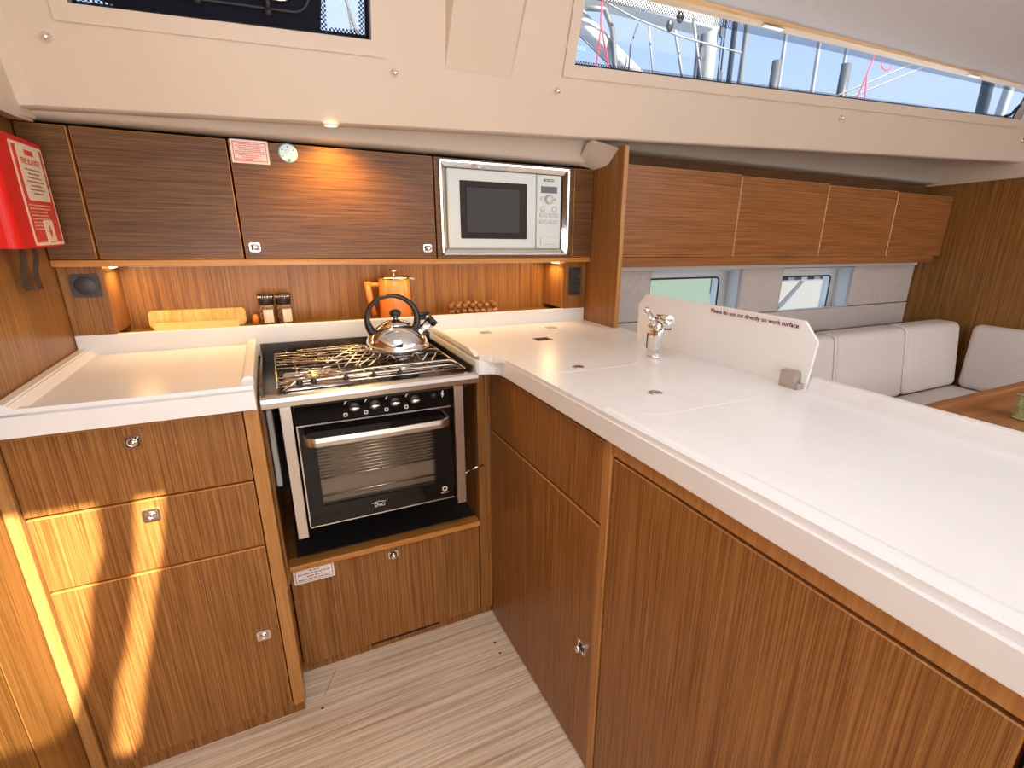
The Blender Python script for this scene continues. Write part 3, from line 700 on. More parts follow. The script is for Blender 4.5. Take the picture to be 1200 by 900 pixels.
    tube(bm, [(.150, .118, .872), (.36, .125, .886), (.552, .130, .886), (.575, .12, .874)], .0026, 8)
    t.p('front_fiddle_rod', bm, GRATE)
    for x, y in ((.190, .078), (.219, .081), (.288, .084), (.350, .086), (.412, .088), (.515, .096)): t.p('fiddle_ball', sphere(bmesh.new(), (x, y, .880), .0075), BLK)
    def clamp(p0, p1, k):
        bm = bmesh.new(); p0, p1 = V(p0), V(p1); d = (p1-p0).normalized(); s = V((-d.y, d.x, 0))*.012
        tube(bm, [p0-s, p1-s, p1, p1+s, p0+s], .0022, 8); t.p('pan_clamp', bm, GRATE)
    clamp((.16, .30, .882), (.30, .23, .890), 0); clamp((.27, .22, .885), (.365, .37, .893), 0); clamp((.31, .17, .885), (.36, .30, .893), 0); clamp((.34, .16, .885), (.41, .28, .890), 0)
    clamp((.50, .16, .883), (.545, .26, .888), 0); clamp((.20, .40, .883), (.36, .385, .890), 0)
    bm = bmesh.new(); sphere(bm, (.532, .235, .884), .016, (1.3, .8, .7)); t.p('clamp_grip', bm, BLK)
cooker()
# ------------------------------------------------------------------ kettle
def kettle():
    c = V((.442, .240, .879)); t = T('kettle', 'shiny steel whistling kettle with black loop handle on the cooker', 'kettle', c)
    prof = [(0, 0), (.050, 0), (.060, .004), (.072, .016), (.079, .030), (.0805, .038), (.0785, .048), (.072, .062), (.060, .076), (.044, .087), (.036, .091)]
    t.p('body', lathe(bmesh.new(), prof, c, seg=48), CHR)
    t.p('base_rim', lathe(bmesh.new(), [(.079, .026), (.0825, .028), (.0828, .036), (.079, .040)], c, seg=48), CHR)
    l = t.p('lid', lathe(bmesh.new(), [(.037, .090), (.036, .094), (.024, .099), (.010, .102), (.006, .105), (.006, .110), (0, .110)], c, seg=32), CHR)
    t.p('lid_knob', sphere(bmesh.new(), c+V((0, 0, .119)), .0155, (1, 1, .72), 16), BLK, l)
    bm = bmesh.new(); pts = []; rr = []
    for i in range(25):
        a = math.radians(222-i*(252/24)); k = i/24
        pts.append(c+V((-.008+.063*math.cos(a), -.01*math.cos(a), .105+.060*math.sin(a)))); rr.append(.0125-.0052*math.sin(math.pi*min(1, k*1.1))+.004*max(0, 1-k*5))
    tube(bm, pts, rr, 12, scale=(1, .75)); t.p('handle', bm, BLK)
    bm = bmesh.new(); s0 = c+V((.058, -.004, .062)); s1 = c+V((.092, -.008, .092)); tube(bm, [s0, (s0+s1)/2, s1], [.019, .015, .0135], 16); s = t.p('spout', bm, CHR)
    bm = bmesh.new(); d = (s1-s0).normalized(); tube(bm, [s1-d*.002, s1+d*.012], [.0155, .0145], 16); tube(bm, [s1+V((-.012, 0, .012)), c+V((.052, 0, .104))], .006, 8); tube(bm, [c+V((.050, 0, .110)), c+V((.090, -.002, .116))], [.007, .004], 8); t.p('whistle_cap', bm, BLK, s)
kettle()
# ------------------------------------------------------------------ objects on the niche shelf
SH = .932
single('shelf', box(-.284, 1.184, .503, .65, SH-.02, SH-.0005), WW, (.45, .58, SH-.02), 'narrow teak shelf behind the white upstand', 'shelf')
for (x0, x1, z1, y, mt, lab) in ((-.155, .082, .980, .632, BAM, 'taller bamboo chopping board leaning at the back of the shelf'), (-.140, .065, .951, .585, BAM2, 'pale lower board in front of the taller bamboo chopping board')):
    bm = bmesh.new(); n = 10; cx, cz = (x0+x1)/2, (SH+z1)/2
    prism(bm, [(cx+a, y+.01*(b/(z1-SH)), cz+b) for a, b in rrect(x1-x0, z1-SH, .010)], (0, .010, 0)); bmesh.ops.bevel(bm, geom=[e for e in bm.edges if abs(e.verts[0].co.y-e.verts[1].co.y) < .004], offset=.0015, segments=1, affect='EDGES')
    single('chopping_board', bm, mt, (cx, y, SH), lab, 'chopping board', 'chopping boards')
single('cork_stopper', lathe(bmesh.new(), [(0, 0), (.008, 0), (.009, .02), (.006, .030), (0, .031)], (.108, .60, SH), seg=14), ORA, (.108, .6, SH), 'tiny orange stopper between the boards and the jars', 'stopper')
for x, lab in ((.141, 'black-capped spice grinder nearer the chopping boards'), (.186, 'black-capped spice grinder nearer the coffee pot')):
    c = V((x, .59, SH)); t = T('spice_grinder', lab, 'grinder', c, 'spice grinders')
    t.p('jar', lathe(bmesh.new(), [(0, 0), (.020, 0), (.0215, .004), (.0215, .052), (.019, .060), (0, .060)], c, seg=24), speck(mat('pepper_glass', (.1, .05, .03), .15), (.03, .015, .01), (.35, .2, .12), 150))
    t.p('cap', lathe(bmesh.new(), [(.019, .058), (.021, .062), (.0222, .084), (.0205, .090), (0, .091)], c, seg=24), BLK)
    bm = bmesh.new()
    for k in range(6):
        a0, a1 = math.radians(-120+k*12+(0 if x < .16 else 18)), math.radians(-108+k*12+(0 if x < .16 else 18))
        quad(bm, *[c+V((.0219*math.cos(a), .0219*math.sin(a), z)) for a, z in ((a0, .008), (a1, .008), (a1, .046), (a0, .046))])
    t.p('label', bm, CARD)
    bm = bmesh.new()
    for k in range(5): quad(bm, *[c+V((.0222*math.cos(math.radians(a)), .0222*math.sin(math.radians(a)), z)) for a, z in ((-108, .012+k*.007), (-72, .012+k*.007), (-72, .0145+k*.007), (-108, .0145+k*.007))])
    t.p('label_print', bm, MAR)
    bm = bmesh.new(); n = 8
    for k in range(n):
        q = math.radians(-160+k*17); tube(bm, [c+V((.0222*math.cos(q), .0222*math.sin(q), .076)), c+V((.0222*math.cos(q), .0222*math.sin(q), .086))], .0012, 5)
    t.p('cap_ribs', bm, STEEL)
def pot():
    c = V((.515, .585, SH)); t = T('coffee_press', 'orange coffee press with steel lid behind the kettle', 'coffee pot', c)
    t.p('body', lathe(bmesh.new(), [(0, 0), (.049, 0), (.050, .004), (.048, .125), (.046, .128), (0, .128)], c, seg=6*6), ORA)
    bm = bmesh.new(); tube(bm, [c+V((-.044, 0, .108)), c+V((-.078, 0, .110))], .009, 10, scale=(1, .8)); t.p('handle', (tube(bm, [c+V((-.084, 0, .118)), c+V((-.078, 0, .06)), c+V((-.068, 0, .012))], [.010, .0095, .008], 10), bm)[1], ORA)
    l = t.p('lid', lathe(bmesh.new(), [(.0495, .126), (.051, .129), (.050, .133), (.030, .137), (0, .138)], c, seg=36), CHR)
    bm = lathe(bmesh.new(), [(.004, .137), (.004, .147), (.012, .148), (.013, .155), (0, .157)], c, seg=16); t.p('plunger_knob', bm, STEEL, l)
    bm = bmesh.new(); prism(bm, [c+V(p) for p in ((.035, -.012, .133), (.066, -.005, .126), (.066, .005, .126), (.035, .012, .133))], (0, 0, -.005)); t.p('spout', bm, STEEL, l)
pot()
def beads():
    c = V((.78, .575, SH)); t = T('bead_trivet', 'trivet of brown wooden beads on the shelf right of the kettle', 'trivet', c); k = 0
    for j, (y, z, n) in enumerate(((.556, .011, 8), (.585, .013, 8), (.560, .030, 7), (.590, .034, 6))):
        for i in range(n):
            x = .695+.17*(i+.5*(j % 2))/(n-.5 if j % 2 == 0 else n)+random.uniform(-.002, .002)
            t.p('bead', sphere(bmesh.new(), (x, y+random.uniform(-.003, .003), SH+z), .0112, (1, 1, .9), 10), BEAD)
beads()
# ------------------------------------------------------------------ niche end panels, sockets
for x0, x1, lab, xx in ((-.284, -.198, 'narrow teak panel with round blanked socket at the left end of the shelf', 0), (1.094, 1.184, 'narrow teak panel with the double socket beside the divider', 1)):
    single('end_panel', bx(bmesh.new(), x0, x1, .489, .650, .946, 1.125, .001, 1), [WZ], ((x0+x1)/2, .57, .946), lab, 'panel')
t = T('socket_cover', 'square dark grey plate with a round cover on the left end panel', 'socket', (-.236, .489, 1.066))
t.p('plate', plate(bmesh.new(), (-.236, .489, 1.066), (1, 0, 0), (0, 0, 1), .054, .054, .006, .004), DGR)
t.p('round_cover', lathe(bmesh.new(), [(.021, 0), (.021, .0085), (.019, .0095), (0, .0098)], (-.236, .489, 1.066), (0, -1, 0), 32), DGR)
t = T('double_socket', 'dark double power socket on the panel right of the shelf', 'socket', (1.138, .489, 1.043))
t.p('plate', plate(bmesh.new(), (1.138, .489, 1.043), (1, 0, 0), (0, 0, 1), .046, .098, .006, .004), DGR)
for z in (1.068, 1.019):
    s = t.p('outlet', lathe(bmesh.new(), [(.0195, .005), (.0195, .009), (.0175, .0095), (.016, .004), (0, .004)], (1.138, .489, z), (0, -1, 0), 28), BLK)
    bm = bmesh.new()
    for dx in (-.0095, .0095): tube(bm, [(1.138+dx, .4851, z), (1.138+dx, .4843, z)], .0024, 8)
    t.p('pin_hole', bm, SAT, s)
    
# ------------------------------------------------------------------ wall cabinets (galley)
ZU0, ZU1, YU = 1.1275, 1.412, .461
single('cabinet_rail', door(-.284, 1.184, .463, .60, 1.111, 1.1265), [WE, WE], (.45, .5, 1.111), 'thin teak rail along the underside of the galley wall cabinets', 'rail')
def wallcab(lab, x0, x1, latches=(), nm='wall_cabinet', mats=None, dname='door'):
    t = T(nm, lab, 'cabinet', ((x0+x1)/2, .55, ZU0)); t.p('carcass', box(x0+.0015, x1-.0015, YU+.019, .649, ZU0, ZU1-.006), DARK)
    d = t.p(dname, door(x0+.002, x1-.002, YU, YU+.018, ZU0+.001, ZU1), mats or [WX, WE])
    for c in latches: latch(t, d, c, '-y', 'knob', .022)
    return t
wallcab('narrow teak filler cabinet behind the fire blanket', -.284, -.194)
wallcab('plain teak wall cabinet without a latch left of the two stickers', -.193, .109)
wallcab('teak wall cabinet with two stickers and two chrome latches', .110, .626, ((.136, YU-.001, 1.157), (.597, YU-.001, 1.156)))
t = T('microwave_housing', 'teak wall cabinet housing built around the microwave', 'cabinet', (.865, .55, ZU0))
bm = bmesh.new(); x0, x1 = .629, 1.104
for a in ((x0, .645, ZU0, ZU1), (1.080, x1, ZU0, ZU1), (.645, 1.080, ZU0, 1.138), (.645, 1.080, 1.402, ZU1)): bx(bm, a[0], a[1], YU, YU+.018, a[2], a[3])
t.p('front_frame', bm, WX); t.p('carcass', box(x0+.002, x1-.002, .60, .649, ZU0, ZU1-.006), DARK)
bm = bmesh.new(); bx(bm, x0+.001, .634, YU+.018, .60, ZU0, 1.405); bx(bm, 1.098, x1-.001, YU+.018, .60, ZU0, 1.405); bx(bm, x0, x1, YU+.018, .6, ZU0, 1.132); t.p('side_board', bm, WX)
wallcab('narrow teak cabinet between the microwave and the divider', 1.106, 1.184)
sign('notice_sticker', 'pink rectangular notice with red print on the wall cabinet', (.157, YU-.0004, 1.387), (1, 0, 0), (0, 0, 1), .084, .054, PINK, REDF, (.7, .95, .75, .7, .95, .95, .7, .5, .95))
t = T('round_sticker', 'round light blue sticker beside the pink notice', 'sticker', (.244, YU-.0006, 1.391))
c = V((.244, YU-.0004, 1.391)); nrm = (0, -1, 0)
t.p('rim', lathe(bmesh.new(), [(.0225, 0), (.0225, .0005), (0, .0006)], c, nrm, 36), LBLUE)
t.p('face', lathe(bmesh.new(), [(.0195, .0007), (0, .0008)], c, nrm, 36), mat('pale_blue_print', (.62, .80, .88), .5))
t.p('centre', lathe(bmesh.new(), [(.010, .0010), (0, .0011)], c, nrm, 24), LBLUE)
for i in range(11):
    a = math.radians(i*360/12-60); t.p('dot', lathe(bmesh.new(), [(.0021, .0010), (0, .0012)], c+V((.0148*math.cos(a), 0, .0148*math.sin(a))), nrm, 8), (BLUP, GRN, MAR)[i % 3] if i % 2 else LBLUE)
t.p('green_mark', plate(bmesh.new(), c+V((.001, -.0009, -.0165)), (1, 0, 0), (0, 0, 1), .008, .006, .0003, .001), GRN)
# ------------------------------------------------------------------ microwave
def micro():
    y = YU; t = T('microwave', 'silver built-in microwave oven in a polished steel surround', 'microwave', (.863, .5, 1.138))
    x0, x1, z0, z1 = .643, 1.082, 1.137, 1.405
    bm = bmesh.new(); w = .018
    for pts in ([(x0, z0), (x1, z0), (x1-w, z0+w), (x0+w, z0+w)], [(x1, z0), (x1, z1), (x1-w, z1-w), (x1-w, z0+w)], [(x1, z1), (x0, z1), (x0+w, z1-w), (x1-w, z1-w)], [(x0, z1), (x0, z0), (x0+w, z0+w), (x0+w, z1-w)]):
        a = [bm.verts.new((p[0], y-.008+(.007 if k > 1 else 0), p[1])) for k, p in enumerate(pts)]; b = [bm.verts.new((p[0], y+.012, p[1])) for p in pts]
        bm.faces.new(a); 
        for i in range(4): bm.faces.new((a[i], b[i], b[(i+1) % 4], a[(i+1) % 4]))
    bx(bm, x0-.001, x1+.001, y-.010, y-.004, z0-.001, z0+.004); bx(bm, x0-.001, x1+.001, y-.010, y-.004, z1-.004, z1+.001); bx(bm, x0-.001, x0+.004, y-.010, y-.004, z0, z1); bx(bm, x1-.004, x1+.001, y-.010, y-.004, z0, z1)
    t.p('steel_surround', bm, CHR)
    t.p('casing', box(x0+w, x1-w, y+.012, .60, z0+w, z1-w), BLK)
    a0, a1, b0, b1 = .663, 1.056, 1.156, 1.384; xs_ = .960
    d = t.p('door', box(a0, xs_-.001, y-.012, y+.010, b0, b1, .003, 2), MWS)
    t.p('window_frame', box(.700, .926, y-.0135, y-.010, 1.185, 1.353, .002, 1), mat('bronze_tint', (.025, .013, .009), .25, spec=.12), d)
    t.p('window', box(.719, .900, y-.0145, y-.0125, 1.202, 1.336, .002, 1), MWW, d)
    p = t.p('control_panel', box(xs_+.001, a1-.004, y-.010, y+.010, b0, b1, .002, 1), MWS)
    f = y-.0102
    t.p('brand_name', text(bmesh.new(), 'BOSCH', (1.005, f, 1.364), (1, 0, 0), (0, 0, 1), .012, .0002, 'CENTER', .0003), INK, p)
    t.p('display', box(.977, 1.036, f-.001, f, 1.330, 1.350), DISP, p)
    t.p('dial', lathe(bmesh.new(), [(.014, 0), (.0135, .010), (.011, .012), (0, .012)], (1.006, f, 1.311), (0, -1, 0), 24), MWS, p)
    def button(x, z, r): t.p('button', lathe(bmesh.new(), [(r, 0), (r, .002), (r*.75, .003), (0, .003)], (x, f, z), (0, -1, 0), 14), MWS, p)
    button(.981, 1.311, .006); button(1.030, 1.311, .004)
    for x in (.984, 1.026): button(x, 1.281, .009)
    for z in (1.262, 1.241):
        for k in range(4): button(.979+k*.0178, z, .0068)
    t.p('door_release', box(.976, 1.034, f-.003, f, 1.170, 1.193, .001, 1), MWS, p)
micro()
# ------------------------------------------------------------------ fire blanket
def blanket():
    t = T('fire_blanket', 'red fire blanket pouch with printed card on the left wall', 'fire blanket', (-.262, .33, 1.16))
    y0, y1, z0, z1 = .195, .434, 1.160, 1.366; xw, xf = -.284, -.240
    bm = bmesh.new(); prof = []
    pts = [(xw, y0-.012)]
    for i in range(7):
        a = math.radians(180-i*15); pts.append((xf-.016+.016*math.sin(math.radians(i*15)), y0+.004-.016*math.cos(math.radians(i*15))))
    pts += [(xf, (y0+y1)/2), (xf, y1-.004), (xf-.004, y1), (xw, y1)]
    prism(bm, [(x, y, z0+.0) for x, y in pts], (0, 0, z1-z0)); bmesh.ops.bevel(bm, geom=[e for e in bm.edges if abs(e.verts[0].co.z-e.verts[1].co.z) < 1e-4], offset=.003, segments=2, affect='EDGES')
    t.p('pouch', bm, RED)
    u, v = (0, -1, 0), (0, 0, 1); u = V((0, 1, 0)); v = V((0, 0, 1)); n = u.cross(v)
    cy = .345; t.p('card_ground', plate(bmesh.new(), V((xf-.0002, cy, 1.260)), u, v, .165, .192, .0008, .003), CARD)
    t.p('red_band', plate(bmesh.new(), V((xf+.0004, cy, 1.260)), u, v, .150, .180, .0006, .003), REDF)
    c = t.p('card', plate(bmesh.new(), V((xf+.0008, cy+.002, 1.300)), u, v, .120, .100, .0006, .008), CARD)
    bm = bmesh.new(); o = V((xf+.0014, cy+.002, 0))
    text(bm, 'FIRE BLANKET', o+V((0, 0, 1.318)), u, v, .0155, .0003, 'CENTER', .0003); plate(bm, o+V((0, 0, 1.340)), u, v, .045, .010, .0003, .002)
    t.p('heading', bm, REDF, c)
    bm = bmesh.new()
    for i in range(7): scribble(bm, o+V((0, 0, 1.307-i*.0075)), u, v, .10, .0032, .0003, True, (.8, .6, .7, .9, .6, .8, .5)[i])
    t.p('instructions', bm, MAR, c)
    bm = bmesh.new()
    for i in range(8): scribble(bm, V((xf+.0010, cy-.066, 1.240-i*.0065)), u, v, .12, .0026, .0003, False, random.uniform(.7, .95))
    t.p('lower_print', bm, CARD)
    c = t.p('pictogram_card', plate(bmesh.new(), V((xf+.0010, cy+.012, 1.190)), u, v, .052, .046, .0006, .003), CARD)
    bm = bmesh.new(); o = V((xf+.0016, cy+.012, 1.190)); prism(bm, [o+u*a+v*b for a, b in ((-.004, .012), (.004, .012), (.004, .002), (.010, .002), (0, -.012), (-.010, .002), (-.004, .002))], n*.0004); scribble(bm, o+v*-.021, u, v, .04, .003)
    t.p('arrow_mark', bm, REDF, c)
    for ya, dz in ((.235, 0), (.30, -.004)):
        bm = bmesh.new(); prev = None
        for k in range(8):
            z = z0+.012-k*.0135+dz*k*.1; x = -.262+.004*math.sin(k*.9)-k*.0012; yy = ya+.0030*k
            cur = [bm.verts.new((x, yy, z)), bm.verts.new((x, yy+.024, z)), bm.verts.new((x-.0025, yy+.024, z)), bm.verts.new((x-.0025, yy, z))]
            if prev:
                for i in range(4): bm.faces.new((prev[i], prev[(i+1) % 4], cur[(i+1) % 4], cur[i]))
            else: bm.faces.new(cur)
            prev = cur
        bm.faces.new(prev); t.p('pull_strap', bm, STRAP)
blanket()
# ------------------------------------------------------------------ divider board
bm = bmesh.new(); prism(bm, [(1.186, .296, .90), (1.186, .296, 1.468), (1.186, .65, 1.468), (1.186, .65, .90)], (.012, 0, 0))
bm.normal_update()
t = T('divider_board', 'tall teak divider board between the galley and the saloon lockers', 'panel', (1.19, .4, .90)); t.p('board', bm, WZ); t.p('front_edge', box(1.1845, 1.1995, .290, .297, .901, 1.466, .001, 1), WEZ)
# ------------------------------------------------------------------ saloon wall lockers
XS = (1.317-.115, 1.884, 2.432, 2.966, 3.476)
ids = ('saloon wall locker nearest the divider board', 'second saloon wall locker from the divider board', 'second saloon wall locker from the far bulkhead', 'saloon wall locker against the far bulkhead')
for i in range(4):
    t = T('wall_locker', 'reddish teak '+ids[i], 'locker', ((XS[i]+XS[i+1])/2, .5, 1.126), 'saloon wall lockers'); z1 = 1.440-.0045*i
    t.p('carcass', box(XS[i]+.002, XS[i+1]-.002, .48, .599, 1.127, z1-.01), WX)
    t.p('door', door(XS[i]+.0025, XS[i+1]-.0025, .461, .479, 1.127, z1), [WV, WTR])
single('locker_rail', box(1.201, 3.42, .465, .60, 1.090, 1.125, .002, 1), WV, (2.3, .53, 1.09), 'reddish teak rail along the underside of the saloon lockers', 'rail')
# ------------------------------------------------------------------ peninsula cabinets
XP = .675
t = T('sink_cabinet', 'teak sink cabinet with a drawer front above a latched door', 'cabinet', (.9, -.1, 0))
t.p('carcass', box(XP+.020, 1.14, -.413, .167, 0.0, .849), DARK)
t.p('drawer_front', door(XP, XP+.019, -.409, .166, .664, .838, '-x'), [WZ, WEZ])
d = t.p('door', door(XP, XP+.019, -.409, .166, .012, .657, '-x'), [WZ, WEZ]); latch(t, d, (XP-.001, -.372, .331), '-x', 'knob', .028)
t.p('front_post', box(XP-.001, XP+.02, -.434, -.412, 0, .8495, .001, 1), WEZ)
t = T('peninsula_cabinet', 'big plain teak cabinet at the near end of the peninsula', 'cabinet', (.9, -.75, 0))
t.p('carcass', box(XP+.022, 1.14, -1.58, -.415, 0, .849), DARK)
t.p('door', door(XP+.001, XP+.020, -1.034, -.440, .008, .816, '-x'), [WZ, WEZ])
t.p('top_rail', box(XP-.001, XP+.02, -1.6, -.436, .823, .8495, .001, 1), WEZ)
t.p('end_panel', door(XP-.001, XP+.020, -1.6, -1.040, .008, .820, '-x'), [WZ, WEZ])
t.p('back_panel', box(1.141, 1.152, -1.6, .29, 0, .849), WZ)
# ------------------------------------------------------------------ tap
def tap():
    c = V((1.030, -.108, ZTOP)); t = T('tap', 'chrome mixer tap standing before the frosted splash screen', 'tap', c)
    t.p('base', lathe(bmesh.new(), [(0, 0), (.021, 0), (.021, .006), (.0195, .008), (0, .008)], c, seg=28), CHR)
    t.p('body', lathe(bmesh.new(), [(.0205, .007), (.0195, .055), (.0185, .070), (0, .072)], c, seg=28), CHR)
    bm = bmesh.new(); tube(bm, [c+V((-.008, -.004, .018)), c+V((-.010, -.016, .055)), c+V((-.012, -.030, .098))], [.0175, .0165, .0155], 18)
    s = t.p('spray_head', bm, CHR)
    bm = bmesh.new(); tube(bm, [c+V((-.010, -.016, .104)), c+V((-.016, -.066, .108))], [.0115, .0120], 14); tube(bm, [c+V((-.015, -.058, .110)), c+V((-.016, -.060, .088))], [.0120, .0105], 14); t.p('spout_tip', bm, CHR, s)
    t.p('aerator', lathe(bmesh.new(), [(.0098, 0), (.0098, .004), (0, .004)], c+V((-.016, -.060, .0845)), seg=14), BLK, s)
    bm = bmesh.new(); sphere(bm, c+V((0, .008, .078)), .0175, (1, 1, 1.1), 16); t.p('cartridge', bm, CHR)
    bm = bmesh.new(); tube(bm, [c+V((0, .010, .085)), c+V((.0, .030, .108)), c+V((0, .044, .116))], [.010, .008, .007], 12, scale=(1, .6)); sphere(bm, c+V((0, .045, .117)), .0085); t.p('lever', bm, CHR)
    bm = box(c.x-.012, c.x-.006, c.y+.017, c.y+.022, ZTOP+.022, ZTOP+.062, .001, 1); t.p('hose_clip', bm, BLK)
tap()
# ------------------------------------------------------------------ splash screen
t = T('splash_screen', 'frosted splash screen with cut corners standing along the peninsula', 'splash screen', (1.138, -.19, ZTOP))
bm = bmesh.new(); prism(bm, [(1.134, y, z) for y, z in ((.103, .8995), (.103, 1.008), (.073, 1.041), (-.447, 1.041), (-.483, 1.003), (-.473, .8995))], (.006, 0, 0)); bmesh.ops.bevel(bm, geom=bm.edges[:], offset=.001, segments=1, affect='EDGES')
t.p('sheet', bm, FROST)
s = t.p('notice_strip', box(1.1333, 1.1338, -.440, -.184, 1.020, 1.0365), mat('notice_film', (.80, .70, .70), .4))
bm = bmesh.new(); text(bm, 'Please do not cut directly on work surface', (1.1332, -.187, 1.0238), (0, -1, 0), (0, 0, 1), .0133, .0002, 'LEFT', .00035)
xs_ = [v.co.y for v in bm.verts]; k = .248/(max(xs_)-min(xs_))
for v in bm.verts: v.co.y = -.187+(v.co.y-max(xs_))*k
t.p('lettering', bm, INK, s)
t = T('screen_clamp', 'grey steel clamp holding the near end of the splash screen', 'clamp', (1.12, -.45, ZTOP))
bm = bmesh.new(); prism(bm, [(1.112, -.424, ZTOP-.001), (1.112, -.424, ZTOP+.036), (1.112, -.460, ZTOP+.036), (1.112, -.460, ZTOP+.012), (1.112, -.470, ZTOP+.012), (1.112, -.470, ZTOP-.001)], (.021, 0, 0)); bmesh.ops.bevel(bm, geom=bm.edges[:], offset=.0015, segments=2, affect='EDGES'); t.p('jaw', bm, NICK)
# ------------------------------------------------------------------ saloon settee, table, tin
def pad(x0, x1, y0, y1, z0, z1, b=.03): 
    bm = bmesh.new(); bx(bm, x0, x1, y0, y1, z0, z1, b, 4); return bm
t = T('settee', 'cream upholstered corner settee under the saloon windows', 'settee', (2.4, 0, 0))
t.p('base', box(1.25, 3.47, .0, .45, 0, .33), WZ); t.p('end_base', box(2.95, 3.47, -1.6, 0, 0, .33), WZ)
o = t.p('seat_cushion', pad(1.25, 3.46, -.35, .24, .33, .45, .03), UPH); smooth(o)
o = t.p('seat_cushion', pad(2.85, 3.46, -1.6, -.352, .33, .45, .03), UPH); smooth(o)
for i, (x0, x1) in enumerate(((1.26, 1.70), (1.705, 2.365), (2.37, 2.915), (2.92, 3.415))):
    bm = pad(x0, x1, .195, .335, .452, .795, .035)
    for v in bm.verts:
        v.co.y += (v.co.z-.45)*.14
        v.co.z += max(0, (v.co.z-.7))*0
    o = t.p('back_cushion', bm, UPH); smooth(o)
for x in (2.335, 2.88):
    bm = bmesh.new()
    tube(bm, [(x+.003, .190+(z-.45)*.14, z) for z in (.48, .56, .64, .72, .775)]+[(x+.003, .243, .793), (x+.003, .27, .7985), (x+.003, .33, .798)], .0035, 6)
    t.p('piped_seam', bm, SEAM)
bm = pad(3.385, 3.465, -.62, .19, .452, .792, .035); 
o = t.p('end_back_cushion', bm, UPH); smooth(o)
t = T('saloon_table', 'teak saloon table with raised edge before the settee', 'table', (2.6, -.7, 0))
t.p('tabletop', box(1.93, 3.0, -1.2, -.345, .672, .690, .002, 1), WT)
t.p('raised_edge', box(1.93, 3.0, -.352, -.318, .668, .702, .004, 2), WT)
t.p('raised_edge', box(1.90, 1.935, -1.2, -.318, .668, .702, .004, 2), WT)
t.p('pedestal', box(2.35, 2.55, -.85, -.65, 0, .672, .01, 2), WZ)
c = V((2.165, -.530, .690)); t = T('tin', 'small pale green square tin on the saloon table', 'tin', c)
bm = bmesh.new(); prism(bm, [c+V((a, b, 0)) for a, b in rrect(.085, .085, .016)], (0, 0, .078)); t.p('body', bm, GREEN)
for z in (.001, .073): 
    bm = bmesh.new(); tube(bm, [c+V((a, b, z+.003)) for a, b in rrect(.087, .087, .017)], .003, 6, closed=True); t.p('rim', bm, TINM)
t.p('lid', (prism(bm := bmesh.new(), [c+V((a, b, .078)) for a, b in rrect(.080, .080, .016)], (0, 0, .003)), bm)[1], TINM)
# ------------------------------------------------------------------ studs, downlight
labs = ('nearest the left wall', 'just right of the dark window', 'left of the long window', 'under the middle of the long window', 'at the far end below the long window')
for (x, z), lb in zip(((-.167, 1.556), (.499, 1.576), (.944, 1.587), (2.103, 1.628), (3.341, 1.651)), labs):
    c = cp(x, z); bm = lathe(bmesh.new(), [(.009, -.001), (.009, .002), (.0055, .004), (.0045, .008), (.0065, .010), (.0065, .013), (.004, .0155), (0, .016)], c, -PN, 18)
    single('snap_stud', bm, CHR, c, 'chrome snap stud on the cream moulding '+lb, 'stud', 'snap studs')
def lamp(x, y, z, lab, e, cut=True):
    t = T('downlight', lab, 'lamp', (x, y, z)); t.p('rim', lathe(bmesh.new(), [(.017, .002), (.0185, 0), (.0185, -.0025), (.016, -.0035), (.0155, 0)], (x, y, z), seg=24), REV); t.p('lens', lathe(bmesh.new(), [(.0158, -.001), (0, -.0018)], (x, y, z), seg=24), FLAME)
    d = bpy.data.lights.new('downlight_bulb', 'SPOT'); d.energy = e; d.color = (1, .53, .08); d.spot_size = math.radians(150); d.spot_blend = .8; d.shadow_soft_size = .012
    o = bpy.data.objects.new('downlight_bulb', d); C.objects.link(o); o.location = (x, y, z-.008); o.rotation_euler = (V((x, y+.02, z-.5))-V((x, y, z))).to_track_quat('-Z', 'Y').to_euler(); o.parent = None
lamp(.345, .378, 1.4535, 'small round glowing downlight in the soffit above the wall cabinets', 11)
# strip lights at both ends under the wall cabinets
for x, lab in ((-.186, 'tiny warm strip light at the left end of the shelf niche'), (1.082, 'tiny warm strip light at the right end of the shelf niche')):
    bm = box(x-.004, x+.004, .51, .56, 1.104, 1.1105, .001, 1); single('niche_light', bm, FLAME, (x, .53, 1.104), lab, 'lamp', 'niche strip lights')
    d = bpy.data.lights.new('niche_bulb', 'AREA'); d.shape = 'RECTANGLE'; d.size = .02; d.size_y = .08; d.energy = .35; d.color = (1, .62, .25)
    o = bpy.data.objects.new('niche_bulb', d); C.objects.link(o); o.location = (x+(.012 if x < 0 else -.012), .55, 1.100); o.rotation_euler = (0, math.radians(-15 if x < 0 else 15), 0)
d = bpy.data.lights.new('niche_strip', 'AREA'); d.shape = 'RECTANGLE'; d.size = 1.2; d.size_y = .01; d.energy = 1.6; d.color = (1, .60, .24)
o = bpy.data.objects.new('niche_strip', d); C.objects.link(o); o.location = (.45, .52, 1.106); o.rotation_euler = (math.radians(12), 0, 0)
bm = box(-.15, 1.05, .512, .528, 1.1075, 1.1108); single('niche_strip_light', bm, REV, (.45, .52, 1.108), 'long slim strip light hidden under the wall cabinets', 'lamp')
